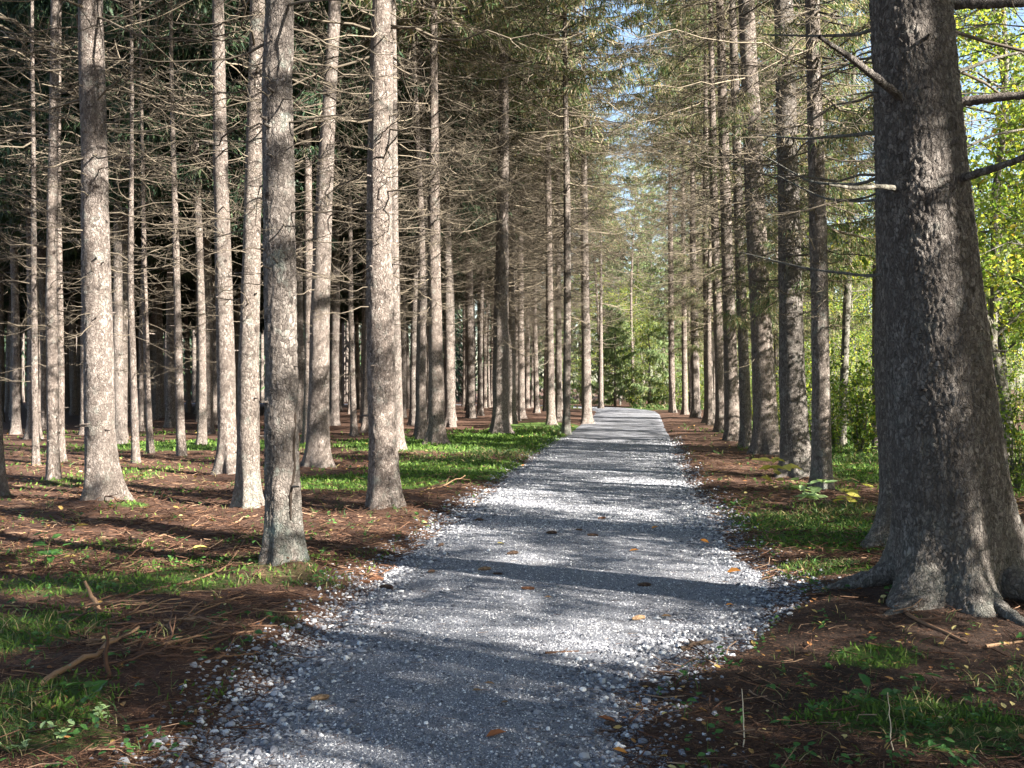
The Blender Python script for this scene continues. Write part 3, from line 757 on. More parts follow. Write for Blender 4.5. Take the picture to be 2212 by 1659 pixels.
# ------------------------------------------------------------------ hardwoods and shrubs on the right
def hardwood_variant(H, nl, nlv, spread, leafm, lsize, clump=0):
    mb = MB(); K = 9
    zs = np.linspace(-.2, H * .85, K); 
    tp = np.stack([np.cumsum(rng.normal(0, .1, K)), np.cumsum(rng.normal(0, .1, K)), zs], -1); tp[:2, :2] = 0
    mb.tubes(tp[None], (H * .009 * np.linspace(1, .25, K))[None], 9)
    lb = MB()
    zz = U(H * .18, H * .85, nl); az = U(0, 6.28, nl); L = spread * U(.5, 1.1, nl) * (1 - .45 * (zz / H))
    o = np.stack([np.interp(zz, zs, tp[:, 0]), np.interp(zz, zs, tp[:, 1]), zz], -1)
    t = np.linspace(0, 1, 6)[None]
    lp = np.stack([o[:, :1] + np.cos(az)[:, None] * L[:, None] * t, o[:, 1:2] + np.sin(az)[:, None] * L[:, None] * t, o[:, 2:] + L[:, None] * (U(.3, .9, nl)[:, None] * t - .25 * t ** 2)], -1)
    lp[:, 1:] += np.cumsum(rng.normal(0, .06, (nl, 5, 3)), 1) * L[:, None, None]
    mb.tubes(lp, (.012 + .006 * L[:, None]) * (1 - .8 * t), 5)
    # twigs with leaf clumps
    nt = 14; N = nl * nt; bi = np.repeat(np.arange(nl), nt); k = rng.integers(2, 6, N); q = lp[bi, k]
    dd = norm(rng.normal(0, 1, (N, 3)) + np.array([0, 0, .15])); l = U(.25, .8, N)
    s3 = np.linspace(0, 1, 3)[None, :, None]
    tw = q[:, None] + dd[:, None] * l[:, None, None] * s3 + np.array([0, 0, -.1]) * s3 ** 2
    mb.tubes(tw, .005 * np.ones((N, 1)) * np.linspace(1, .5, 3)[None], 3)
    per = max(1, nlv // N); M = N * per; ti = np.repeat(np.arange(N), per)
    f = U(.1, 1.05, M)[:, None]
    c = tw[ti, 0] * (1 - f) + tw[ti, 2] * f + rng.normal(0, .07, (M, 3))
    if clump:
        e = tw[::max(1, N // clump), 2][:clump]
        c = e[rng.integers(0, len(e), M)] + rng.normal(0, .26, (M, 3)) * np.array([1, 1, .7])
    lb.leaves(c, lsize * U(.6, 1.25, M))
    return mb.mesh("trunk", BARK_D), lb.mesh("crown", leafm)
HWC = [hardwood_variant(U(9.5, 12), 34, 6800, 2.6, LEAF, .105, 52) for k in range(3)]
HW = [hardwood_variant(U(7.5, 10.5), 34, 8200, 2.4, LEAF, .08) for k in range(4)]
def shrub_variant(H, ns, nlv, leafm, lsize, spread):
    mb = MB(); lb = MB()
    az = U(0, 6.28, ns); L = H * U(.55, 1.1, ns); out = spread * U(.1, 1, ns)
    t = np.linspace(0, 1, 6)[None]
    sp = np.stack([np.cos(az)[:, None] * out[:, None] * t ** 1.2, np.sin(az)[:, None] * out[:, None] * t ** 1.2, -.05 + L[:, None] * t], -1)
    sp[:, 1:] += np.cumsum(rng.normal(0, .035, (ns, 5, 3)), 1) * L[:, None, None]
    mb.tubes(sp, (.006 + .004 * L[:, None]) * (1 - .75 * t), 5)
    nt = 9; N = ns * nt; bi = np.repeat(np.arange(ns), nt); k = rng.integers(1, 6, N); q = sp[bi, k]
    dd = norm(rng.normal(0, 1, (N, 3)) + np.array([0, 0, .35])); l = U(.15, .55, N)
    s3 = np.linspace(0, 1, 3)[None, :, None]
    tw = q[:, None] + dd[:, None] * l[:, None, None] * s3
    mb.tubes(tw, .0035 * np.ones((N, 1)) * np.linspace(1, .5, 3)[None], 3)
    per = max(1, nlv // N); M = N * per; ti = np.repeat(np.arange(N), per); f = U(.1, 1.05, M)[:, None]
    c = tw[ti, 0] * (1 - f) + tw[ti, 2] * f + rng.normal(0, .05, (M, 3)); c[:, 2] = np.maximum(c[:, 2], .05)
    lb.leaves(c, lsize * U(.6, 1.25, M))
    return mb.mesh("stem", BARK_D), lb.mesh("foliage", leafm)
SH = [shrub_variant(U(1.6, 3.2), 16, 1500, SHRUBLEAF, .085, U(.6, 1.0)) for k in range(5)]
HARD = []
def hardwood(x, y, s=1.0, V=None):
    gz = float(hf(np.array([x]), np.array([y]))[0]); me = (V or HW)[int(rng.integers(0, len(V or HW)))]
    root = empty("hardwood_tree", (x, y, gz), U(0, 6.28)); root.scale = (s, s, s)
    lab, gr = ("yellow green hardwood close beyond the massive right spruce", "hardwoods beside the massive spruce") if y < 22 else ("yellow green hardwood in the woods behind the right verge row", "hardwoods behind the right verge row")
    if x > .5 * y + 1: lab, gr = "unseen hardwood added beyond the frame edge, right of the massive spruce", "hardwoods beyond the right frame edge"
    tag(root, lab, "tree", gr); link("trunk", me[0], root); link("crown", me[1], root); HARD.append((x, y))
for x, y, s in [(8.4, 17.0, 1.15), (9.4, 20.5, 1.25), (11.8, 24, 1.1), (7.8, 13, .8)]: hardwood(x, y, s)
for x, y, s in [(6.0, .6, .8), (8.0, -1.4, .95), (9.7, 5.9, .75), (7.3, 4.1, .5), (10.8, 5.9, 1.0), (12, -1.5, 1.1), (6.5, -5, .9), (12.5, -7, 1.1), (15.5, 2, 1.2), (9.4, 7.4, .95), (12.2, 9.2, 1.15), (15, 7, 1.25), (9.8, 12.2, 1.0), (17, 12, 1.3), (16.5, -4, 1.2), (18, 17.5, 1.3), (13.6, 17, 1.1), (12.4, 23, 1.0), (16, 29, 1.2), (10.6, 23.2, 1.15)]: hardwood(x, y, s, HWC)  # mostly unseen clumpy hardwoods, added to dapple path and trunks with shade
tries = 0
while len(HARD) < 38 and tries < 900:
    tries += 1
    y = U(20, 74); x = .134 * y + 2.3 + 2.2 + abs(rng.normal(0, 1)) * (4 + .12 * y)
    if x > .62 * y + 3: continue
    if all((x - a) ** 2 + (y - b) ** 2 > 7 for a, b in HARD) and clear(x, y, 1.2): hardwood(x, y, U(.85, 1.2))
SHP = []
def shrub(x, y, s=1.0):
    gz = float(hf(np.array([x]), np.array([y]))[0]); me = SH[int(rng.integers(0, 5))]
    root = empty("shrub", (x, y, gz), U(0, 6.28)); root.scale = (s, s, s)
    if y > 68: lab, gr = "sunlit green shrub facing the end of the path", "shrubs at the bend of the path"
    elif y < 24: lab, gr = "leafy shrub beyond the massive right spruce", "shrubs beyond the massive spruce"
    else: lab, gr = "thin stemmed shrub with green and yellow leaves behind the right verge row", "shrubs behind the right verge row"
    tag(root, lab, "shrub", gr); link("stem", me[0], root); link("foliage", me[1], root); SHP.append((x, y))
tries = 0
while len(SHP) < 62 and tries < 900:
    tries += 1
    y = U(15, 66); x = .134 * y + 2.3 + 1.6 + abs(rng.normal(0, 1)) * (3 + .1 * y)
    if x > .56 * y + 1.5: continue
    if all((x - a) ** 2 + (y - b) ** 2 > 2.2 for a, b in SHP): shrub(x, y, U(.7, 1.15))
while len(SHP) < 98:
    y = U(78, 100); x = U(4, 24)
    if float(path_s(np.array([x]), np.array([y]))[0]) > .8: shrub(x, y, U(.9, 1.7))
for x, y, s in [(9, 90, 1.3), (10.5, 83, 1.0), (7, 96, 1.4), (16, 92, 1.2), (20, 98, 1.3), (12, 100, 1.3), (19, 84, 1.1)]: hardwood(x, y, s)

# far-off wood that closes the view
mb = MB()
for k in range(210):
    x, y = U(-110, 75), U(108, 150)
    H = U(16, 22)
    mb.tubes(np.array([[(x, y, -.5), (x, y, H * .5), (x, y, H)]]), np.array([[.18, .13, .03]]), 6, 1)
    n = 620; u = rng.random(n) ** .8
    zc = (.3 if x < 8 else 4) + (H - 4) * u; r = 2.4 * (1 - u) * np.sqrt(rng.random(n)) + .1; a = U(0, 6.28, n)
    p = np.stack([x + np.cos(a) * r, y + np.sin(a) * r, zc], -1)
    dd = norm(np.stack([np.cos(a), np.sin(a), -U(.4, 1.6, n)], -1)); s3 = np.array([0, .5, 1.])[None, :, None]
    mb.ribbons(p[:, None] + dd[:, None] * U(.5, 1.1, n)[:, None, None] * s3, U(.05, .13, n)[:, None] * np.array([.5, 1, .2])[None], 0)
for k in range(420):
    x, y = U(-100, -4), U(106, 132)
    mb.tubes(np.array([[(x, y, -1), (x, y, 7), (x + U(-.2, .2), y, 14)]]), np.array([[.2, .17, .1]]) * U(.7, 1.4), 6, 1)
far = mb.build("distant_wood", [NEEDLE, BARK])
tag(far, "dark wood closing the view far behind the stand", "wood", kind='stuff')

# ------------------------------------------------------------------ ground cover and litter
def rocks(mb, x, y, z, s, m=0):
    """irregular stones: jittered octahedra cut to 6 + 8 corners"""
    B = len(x)
    base = np.array([(1, 0, 0), (-1, 0, 0), (0, 1, 0), (0, -1, 0), (0, 0, 1), (0, 0, -1)], float)
    tri = np.array([(0, 2, 4), (2, 1, 4), (1, 3, 4), (3, 0, 4), (2, 0, 5), (1, 2, 5), (3, 1, 5), (0, 3, 5)])
    # subdivide once
    vs = [tuple(v) for v in base]; mid = {}; f2 = []
    def md(a, b):
        kk = (min(a, b), max(a, b))
        if kk not in mid:
            v = (np.array(vs[a]) + np.array(vs[b])) / 2; mid[kk] = len(vs); vs.append(tuple(v / np.linalg.norm(v) * .95))
        return mid[kk]
    for a, b, c in tri:
        ab, bc, ca = md(a, b), md(b, c), md(c, a); f2 += [(a, ab, ca), (ab, b, bc), (ca, bc, c), (ab, bc, ca)]
    vs = np.array(vs); f2 = np.array(f2)
    V = vs[None] * U(.72, 1.2, (B, len(vs), 1))
    sc_ = s[:, None] * np.stack([U(.75, 1.25, B), U(.6, 1.0, B), U(.4, .8, B)], -1)
    V = V * sc_[:, None]
    a = U(0, 6.28, B); b = rng.normal(0, .4, B)
    ca, sa, cb, sb = np.cos(a), np.sin(a), np.cos(b), np.sin(b)
    Xv, Yv, Zv = V[..., 0], V[..., 1], V[..., 2]
    Yv, Zv = Yv * cb[:, None] - Zv * sb[:, None], Yv * sb[:, None] + Zv * cb[:, None]
    Xv, Yv = Xv * ca[:, None] - Yv * sa[:, None], Xv * sa[:, None] + Yv * ca[:, None]
    V = np.stack([Xv + x[:, None], Yv + y[:, None], Zv + z[:, None] + s[:, None] * .22], -1)
    t = (f2[None] + (np.arange(B) * len(vs))[:, None, None]).reshape(-1, 3)
    mb.add(V, tris=t, m=m, smooth=False)
def pebbles(mb, x, y, z, s):
    B = len(x)
    base = np.array([(1, 0, -.2), (-.4, .9, -.2), (-.5, -.9, -.2), (.1, 0, .9)], float)
    tri = np.array([(0, 1, 3), (1, 2, 3), (2, 0, 3)])
    V = base[None] * U(.6, 1.2, (B, 4, 1)) * (s[:, None, None] * np.stack([np.ones(B), np.ones(B), U(.4, .8, B)], -1)[:, None])
    a = U(0, 6.28, B); ca, sa = np.cos(a)[:, None], np.sin(a)[:, None]
    V = np.stack([V[..., 0] * ca - V[..., 1] * sa + x[:, None], V[..., 0] * sa + V[..., 1] * ca + y[:, None], V[..., 2] + z[:, None]], -1)
    mb.add(V, tris=(tri[None] + (np.arange(B) * 4)[:, None, None]).reshape(-1, 3), smooth=False)
gb = MB()
def scatter(n, ylo, yhi, slo, shi, prob=None, bias=1.5):
    y = ylo + (yhi - ylo) * rng.random(n) ** bias
    i = np.searchsorted(PD[:95, 1] if False else PD[:, 1][:np.argmax(PD[:, 1] > 70)], y); i = np.clip(i, 0, len(PD) - 1)
    c, w = PD[i, 0], PD[i, 2]
    x = c + U(-1, 1, n) * (w + shi)
    s = path_s(x, y); k = (s > slo) & (s < shi)
    if prob is not None: k &= rng.random(n) < prob(s)
    return x[k], y[k], s[k]
# coarse chips along both edges
x, y, s = scatter(80000, 3.8, 16, -.95, .38, lambda s: np.exp(-((s + .12) / .24) ** 2) + .03)
keep = fbm(x * 1.4, y * 1.4, x * 0, 3, 51) + .45 > U(-.3, .6, len(x)); x, y, s = x[keep], y[keep], s[keep]
rocks(gb, x, y, top_z(x, y), U(.006, .017, len(x)) * np.where(rng.random(len(x)) < .1, 1.7, 1))
x, y, s = scatter(16000, 12, 34, -.8, .3, lambda s: np.exp(-((s + .1) / .25) ** 2) + .05)
rocks(gb, x, y, top_z(x, y), U(.012, .028, len(x)))
# fine chips over the whole path
x, y, s = scatter(170000, 3.8, 14, -3, .05)
pebbles(gb, x, y, top_z(x, y), U(.003, .009, len(x)) * np.where(rng.random(len(x)) < .06, 1.7, 1) * (.8 + .035 * y))
x, y, s = scatter(60000, 12, 32, -3, .05)
pebbles(gb, x, y, top_z(x, y), U(.009, .02, len(x)))
x, y, s = scatter(3500, 3.8, 13, -3, -.2)
rocks(gb, x, y, top_z(x, y), U(.004, .011, len(x)))
tag(gb.build("gravel", STONE), "loose grey and white crushed stone on the path", "gravel", kind='stuff')

def floor_pts(n, ylo, yhi, bias=2.0, side=None, smin=-.15):
    y = ylo + (yhi - ylo) * rng.random(n) ** bias
    x = y * U(-.52, .52, n)
    s = path_s(x, y); k = s > smin
    return x[k], y[k]
# needles and little twigs
lb = MB()
yy = 4 + 12 * rng.random(26000) ** 1.5; xx = yy * U(-.52, .52, 26000); ss = path_s(xx, yy)
kk = (ss < .05) & (rng.random(26000) < np.exp(ss / .28) + .03); xx, yy = xx[kk], yy[kk]; NN = len(xx)
aa = U(0, 6.28, NN); l_ = U(.015, .07, NN); tq = np.array([-.5, 0, .5])[None]
lb.tubes(np.stack([xx[:, None] + np.cos(aa)[:, None] * l_[:, None] * tq, yy[:, None] + np.sin(aa)[:, None] * l_[:, None] * tq, top_z(xx, yy)[:, None] + .006 + 0 * tq], -1), .0011 * np.ones((NN, 3)), 3)
for n, ylo, yhi, l0, l1, w in ((70000, 4, 10, .015, .05, .0009), (9000, 4, 11, .04, .12, .0012), (24000, 9, 26, .05, .2, .0033), (2000, 4.2, 16, .12, .35, .0026)):
    x, y = floor_pts(n, ylo, yhi, 1.5)
    k = rng.random(len(x)) > .6 * moss_at(x, y); x, y = x[k], y[k]
    z = top_z(x, y); N = len(x); a = U(0, 6.28, N); l = U(l0, l1, N) * (1 - .5 * np.exp(-(((x - 2.2) / 1.5) ** 2 + ((y - 6.3) / 1.9) ** 2))); lift = np.abs(rng.normal(0, .18, N))
    t = np.array([-.5, 0, .5])[None]
    bend = rng.normal(0, .22, N)[:, None] * np.array([0, 1, 0])[None] * l[:, None]
    Pp = np.stack([x[:, None] + np.cos(a)[:, None] * l[:, None] * t - np.sin(a)[:, None] * bend, y[:, None] + np.sin(a)[:, None] * l[:, None] * t + np.cos(a)[:, None] * bend, z[:, None] + .006 + l[:, None] * (t + .5) * lift[:, None]], -1)
    lb.tubes(Pp, w * U(.7, 1.6, N)[:, None] * np.ones((1, 3)), 3)
tag(lb.build("needle_litter", LITTER), "reddish brown needles and small twigs covering the forest floor", "litter", kind='stuff')
# fallen leaves scattered beyond counting
fb = MB()
for n, ylo, yhi, sz in ((1500, 4.5, 14, .042), (2600, 12, 45, .075)):
    x, y = floor_pts(n, ylo, yhi, 1.2, smin=-.1)
    k = (x > 0) | (rng.random(len(x)) < .35); x, y = x[k], y[k]
    N = len(x); fb.leaves(np.stack([x, y, top_z(x, y) + .015], -1), sz * U(.6, 1.3, N), nrm=rng.normal(0, .3, (N, 3)) + np.array([0, 0, 1.]))
tag(fb.build("leaf_litter", FALLEN), "yellow and brown fallen leaves scattered over the verges", "leaf litter", kind='stuff')
# moss cushions: very short blades
mo = MB()
n = 150000; x, y = floor_pts(n, 5, 40, 1.3, smin=.02); m = moss_at(x, y); k = rng.random(len(x)) < m; x, y, m = x[k], y[k], m[k]
N = len(x); z = top_z(x, y); hgt = U(.012, .04, N) * (1 + y * .03); a = U(0, 6.28, N)
t = np.array([0, .6, 1.])[None]; ln = rng.normal(0, .45, (N, 2))
mo.ribbons(np.stack([x[:, None] + ln[:, :1] * hgt[:, None] * t, y[:, None] + ln[:, 1:] * hgt[:, None] * t, z[:, None] - .004 + hgt[:, None] * t], -1), (.0035 + .0006 * y[:, None]) * np.array([1, .8, .1])[None])
tag(mo.build("moss", MOSSB), "bright green moss carpeting patches of the forest floor", "moss", kind='stuff')
# grass
gr = MB()
GR = [(*P(60, 1400), .5, .7, 700, .16), (*P(20, 1560), .35, .5, 500, .14), (*P(110, 1600), .3, .2, 220, .1), (*P(620, 1250), .5, .35, 260, .1), (*P(700, 1270), .3, .3, 200, .1), (*P(610, 1350), .15, .12, 130, .09),
      (*P(1100, 985), 1.3, 3.2, 1500, .2), (*P(1200, 935), 1.4, 6, 1400, .22), (*P(1000, 1000), 1.6, 1.6, 700, .12), (*P(1750, 1130), .9, .9, 1300, .12), (*P(1830, 1110), .7, .7, 600, .16), (*P(1760, 1240), .5, .4, 600, .11),
      (*P(1690, 1290), .25, .25, 160, .08), (*P(1960, 1550), .35, .2, 260, .13), (*P(2130, 1600), .4, .25, 420, .1), (*P(2180, 1500), .3, .3, 240, .12), (*P(1900, 1000), 2, 4, 1400, .2), (*P(2180, 1030), 1.5, 3, 900, .2),
      (9, 30, 2.5, 10, 2200, .28), (10.5, 79, 8, 5, 1800, .45), (*P(900, 980), 2.0, 2.5, 700, .14), (*P(430, 965), 2.6, 1.8, 700, .1)]
for gx_, gy_, rx, ry, n, h in GR:
    n = int(n * (.8 if gy_ > 9 else .55)); nt = n // 7 + 1; tx_ = gx_ + rng.normal(0, .5, nt) * rx; ty_ = gy_ + rng.normal(0, .5, nt) * ry
    i = rng.integers(0, nt, n); x = tx_[i] + rng.normal(0, .02, n) * (1 + h * 3); y = ty_[i] + rng.normal(0, .02, n) * (1 + h * 3)
    k = path_s(x, y) > .03; x, y = x[k], y[k]; N = len(x)
    if not N: continue
    z = top_z(x, y); hg = h * .75 * U(.3, 1.3, N); ln = rng.normal(0, .45, (N, 2)); t = np.array([0, .35, .7, 1.])[None]
    Pp = np.stack([x[:, None] + ln[:, :1] * hg[:, None] * t ** 2, y[:, None] + ln[:, 1:] * hg[:, None] * t ** 2, z[:, None] - .01 + hg[:, None] * (t - .25 * t ** 2)], -1)
    gr.ribbons(Pp, (.0014 + .00028 * gy_) * np.array([.9, 1, .7, .1])[None] * np.ones((N, 1)))
n = 4500; x, y = floor_pts(n, 4.4, 32, 1.5, smin=.0); k = rng.random(len(x)) < .35 + .65 * moss_at(x, y); x, y = x[k], y[k]
x = np.repeat(x, 3) + rng.normal(0, .02, len(x) * 3); y = np.repeat(y, 3) + rng.normal(0, .02, len(y) * 3)
N = len(x); z = top_z(x, y); hg = U(.03, .13, N) * (.8 + .02 * y); ln = rng.normal(0, .5, (N, 2)); t = np.array([0, .35, .7, 1.])[None]
gr.ribbons(np.stack([x[:, None] + ln[:, :1] * hg[:, None] * t ** 2, y[:, None] + ln[:, 1:] * hg[:, None] * t ** 2, z[:, None] - .01 + hg[:, None] * (t - .25 * t ** 2)], -1), (.0012 + .0002 * y)[:, None] * np.array([.9, 1, .7, .1])[None])
# little weeds between the needles
wd = MB(); x, y = floor_pts(900, 4.4, 26, 1.6, smin=.02); c = np.repeat(np.stack([x, y, top_z(x, y)], -1), 5, 0); a = U(0, 6.28, len(c)); l = U(.018, .045, len(c))
c = c + np.stack([np.cos(a) * l * .6, np.sin(a) * l * .6, U(.015, .07, len(c))], -1)
wd.leaves(c, l * (1 + .02 * c[:, 1]), nrm=rng.normal(0, .3, (len(c), 3)) + np.array([0, -.1, 1.]), direc=np.stack([np.cos(a), np.sin(a), 0 * a - .1], -1))
tag(wd.build("weeds", PLANTLEAF), "tiny green weeds sprouting between the needles", "weeds", kind='stuff')
tag(gr.build("grass", GRASS), "green grass growing in tufts along the verges", "grass", kind='stuff')

# ------------------------------------------------------------------ roots and limbs of the massive spruce
bx, by, bz = BIG.location
def tube_part(name, pts, rad, mat, parent, n=10, rough=.012):
    p = np.array(pts, float); K = 26; t = np.linspace(0, len(p) - 1, K)
    q = np.stack([np.interp(t, np.arange(len(p)), p[:, c]) for c in range(3)], -1)
    for _ in range(3): q[1:-1] = .25 * q[:-2] + .5 * q[1:-1] + .25 * q[2:]
    r = np.interp(t, np.arange(len(p)), np.array(rad, float))
    q[1:-1] += rng.normal(0, 1, (K - 2, 3)) * r[1:-1, None] * .08
    mb = MB(); mb.tubes(q[None], (r * (1 + rng.normal(0, .06, K)))[None], n)
    return mb.build(name, mat, parent)
for pts, rad in [([(.1, -.12, .16), (.35, -.45, .05), (.75, -.75, -.0), (1.3, -.95, -.05), (2.0, -1.0, -.1)], [.13, .1, .075, .055, .03]),
                 ([(-.15, -.2, .14), (-.42, -.4, .0), (-.75, -.5, -.09), (-1.05, -.52, -.26)], [.08, .05, .035, .02]),
                 ([(-.25, .1, .15), (-.65, .3, .0), (-.95, .36, -.12), (-1.3, .42, -.26)], [.09, .06, .04, .025]),
                 ([(.25, .05, .2), (.6, .1, .06), (1.1, .15, -.02), (1.6, .4, -.1)], [.12, .09, .06, .03]),
                 ([(0, -.25, .12), (.02, -.6, -.01), (.12, -.95, -.09), (.25, -1.15, -.24)], [.07, .045, .03, .02])]:
    pts = [(a_, b_, c_ - .03 - .02 * i_) for i_, (a_, b_, c_) in enumerate(pts)]
    tube_part("root", pts, rad, BARK_B, BIG, 12)
def pxz(px, py, d): return ((px - CX) / F * d - bx, d - by, EYE - (py - HY) / F * d - bz)
# dark scars on the nearest left spruce
NEAR = [o for o in COL.objects if o.get("label", "").startswith("nearest left spruce")][0]
SCAR = island_mat("dark_bark_scar", [(0, (.02, .015, .012)), (1, (.035, .026, .02))], .95, bump=80)
nx0, ny0, nz0 = NEAR.location
for pts, wd in [([(636, 850), (640, 900), (637, 960), (640, 1010), (632, 1070), (634, 1120)], .017), ([(615, 600), (624, 622), (622, 645)], .016), ([(608, 775), (616, 795)], .014), ([(598, 905), (606, 925)], .012), ([(628, 700), (632, 740)], .01)]:
    q = []
    for a_, b_ in pts:
        zc = EYE - (b_ - HY) / F * ny0 - nz0; xx = (a_ - CX) / F * ny0 - nx0; xc = (np.interp(b_, [0, 200, 600, 1000, 1240], [605, 600, 607, 610, 612]) - CX) / F * ny0 - nx0
        rad_ = np.interp(b_, [0, 600, 1240], [62, 66, 76]) / 2 / F * ny0 * .97
        q.append((xx, -math.sqrt(max(rad_ ** 2 - (xx - xc) ** 2, .0004)), zc))
    o = tube_part("bark_scar", q, [wd * .4] + [wd] * (len(q) - 2) + [wd * .4], SCAR, NEAR, 6) if len(q) > 2 else tube_part("bark_scar", q, [wd, wd * .6], SCAR, NEAR, 6)
# the thick limbs seen against the light: photo points with a distance each
for pts, rad in [([(1945, 210, 7.25), (1890, 165, 7.0), (1830, 120, 6.8), (1770, 80, 6.6)], [.03, .026, .02, .012]),
                 ([(1948, 410, 7.35), (1900, 402, 7.1), (1850, 407, 7.0), (1790, 399, 6.85)], [.024, .015, .013, .007]),
                 ([(2070, 222, 7.5), (2140, 212, 7.4), (2230, 205, 7.3), (2330, 190, 7.2)], [.038, .032, .028, .02]),
                 ([(2040, 395, 7.3), (2110, 375, 7.1), (2190, 350, 7.0), (2290, 300, 6.9)], [.034, .027, .022, .014]),
                 ([(2050, 10, 7.5), (2130, 8, 7.4), (2230, 5, 7.3)], [.04, .036, .03]),
                 ([(2055, 160, 7.6), (2150, 125, 7.8), (2260, 100, 8)], [.014, .011, .006]),
                 ([(1900, 60, 7.6), (1850, 75, 7.8), (1760, 78, 8), (1650, 75, 8.3)], [.016, .013, .01, .005]),
                 ([(1905, 285, 7.6), (1840, 292, 7.9), (1740, 300, 8.2), (1640, 292, 8.6)], [.016, .013, .009, .005]),
                 ([(1910, 380, 7.6), (1850, 400, 7.9), (1750, 395, 8.3), (1640, 330, 8.8)], [.014, .012, .009, .005]),
                 ([(1912, 430, 7.6), (1860, 435, 7.8), (1780, 430, 8.1), (1680, 380, 8.5)], [.013, .011, .008, .005]),
                 ([(1920, 595, 7.6), (1860, 595, 7.9), (1740, 580, 8.3), (1600, 545, 8.8)], [.014, .011, .008, .004]),
                 ([(2060, 330, 7.7), (2150, 290, 8.0), (2260, 270, 8.2)], [.012, .009, .006])]:
    o = tube_part("branch", [pxz(*p) for p in pts], rad, (BARK_D if rad[0] < .03 else BARK_B), BIG, 8)
for k in range(30):
    a = U(-.5, 3.4); zc = U(2.6, 6.5); o = link("branch", BR[int(rng.integers(0, 16))], BIG)
    L = U(.5, 1.6); o.scale = (L, L, L); o.location = (-.05 - .07 * zc + math.cos(a) * .27, math.sin(a) * .27, zc); o.rotation_euler = (U(-.3, .3), U(-.2, .2), a)
o = link("crown", CRV[2], BIG); o.location = (-.7, 0, 0)
o = tag(link("twig_tangle", TWV_HIGH[0], BIG), kind="stuff"); o.location = (-.5, 0, 0); o.scale = (1.2, 1.2, 1)

# ------------------------------------------------------------------ cones, single leaves, sticks, seedlings
def at(px, py):
    x, y = P(px, py); return x, y, float(top_z(np.array([x]), np.array([y]))[0])
def cone_mesh(seed):
    r = np.random.default_rng(seed); mb = MB()
    L = .115; K = 16; n = 9
    t = np.linspace(0, 1, K)
    prof = .017 * np.sin(np.pi * np.clip(t * .93 + .05, 0, 1)) ** .55 + .001
    mb.tubes(np.stack([(t - .5) * L, .006 * np.sin(t * 3), t * 0], -1)[None], prof[None] * .82, 10)
    # overlapping scales
    ks, ang = np.meshgrid(np.arange(15), np.arange(n), indexing='ij'); ks = ks.ravel(); ang = (ang.ravel() + .5 * (ks % 2)) / n * 2 * np.pi
    tt = .04 + ks / 15 * .9; rr = np.interp(tt, t, prof)
    c = np.stack([(tt - .5) * L, np.cos(ang) * rr + .006 * np.sin(tt * 3), np.sin(ang) * rr], -1)
    N = np.stack([-.35 + 0 * ang, np.cos(ang), np.sin(ang)], -1); D = np.stack([1 + 0 * ang, .25 * np.cos(ang), .25 * np.sin(ang)], -1)
    mb.leaves(c, .017 * r.uniform(.85, 1.15, len(c)), nrm=N, direc=D, fold=-.3, wide=.8)
    return mb
CONE_R = island_mat("cone_scales", [(0, (.09, .04, .022)), (.6, (.17, .075, .04)), (1, (.24, .12, .065))], .6)
CONE_D = island_mat("dark_cone_scales", [(0, (.035, .022, .016)), (.6, (.07, .042, .03)), (1, (.11, .07, .045))], .7)
CONE_T = island_mat("tan_cone_scales", [(0, (.14, .085, .045)), (.6, (.24, .15, .085)), (1, (.32, .21, .12))], .6)
CM = {k: cone_mesh(i).mesh("spruce_cone", m) for i, (k, m) in enumerate({'r': CONE_R, 'd': CONE_D, 't': CONE_T}.items())}
for px_, py_, k, a, lab in [
    (1141, 1274, 'r', .05, "reddish cone lying crosswise alone on the middle of the path"),
    (1047, 1232, 't', .1, "light brown cone left of a darker one on the path"), (1075, 1240, 'd', -.3, "short dark cone touching the light brown one on the path"),
    (1108, 1199, 'd', .5, "dark cone lying just beyond the bright sunlit band of the path"), (1192, 1155, 'd', .1, "dark cone left of two others below the white sunlit band"),
    (1251, 1147, 'd', -.2, "smallest of the three dark cones below the white sunlit band"), (1281, 1159, 'd', 0, "right one of the three dark cones below the white sunlit band"),
    (1392, 1266, 'd', .1, "dark cone on the gravel toward the right edge of the path"), (1380, 1342, 't', .5, "tan cone tilted toward the right gravel edge in shade"),
    (952, 1180, 'd', 1.2, "brown cone standing on the sunlit left gravel edge"), (835, 1272, 'd', -.4, "dark cone on the left gravel edge in shade"),
    (815, 1251, 'r', .1, "reddish cone on the left verge above the dark gravel one"), (787, 1259, 'r', -.1, "reddish cone farthest into the left verge by the gravel"),
    (692, 1512, 't', .6, "tan cone at the left foreground on the grey path"), (1400, 1477, 'd', -.7, "dark cone half in soil at the right foreground edge"),
    (1330, 1560, 'd', -.6, "dark brown cone beside a reddish leaf in the right foreground"), (1035, 1126, 'd', .2, "dark cone on the far left gravel below the grass"),
    (1300, 1120, 'r', .4, "reddish cone inside the white sunlit band of the path"), (932, 1238, 'd', .9, "small dark cone near the left gravel edge")]:
    x, y, z = at(px_, py_); o = link("spruce_cone", CM[k]); o.location = (x, y, z + .013); o.rotation_euler = (U(0, 6), U(-.08, .08), a); s = U(.85, 1.1)
    if 'small' in lab or 'short' in lab: s *= .7
    o.scale = (s, s, s); tag(o, lab, "cone", "spruce cones on the path")
LF = {}
for k, c0, c1 in (('r', (.2, .07, .03), (.26, .1, .04)), ('o', (.42, .16, .03), (.5, .22, .05)), ('y', (.5, .38, .1), (.55, .45, .15)), ('b', (.13, .08, .05), (.17, .11, .06))):
    LF[k] = island_mat({'r': 'red', 'o': 'orange', 'y': 'yellow', 'b': 'brown'}[k] + "_fallen_leaf", [(0, c0), (1, c1)], .5, .15)
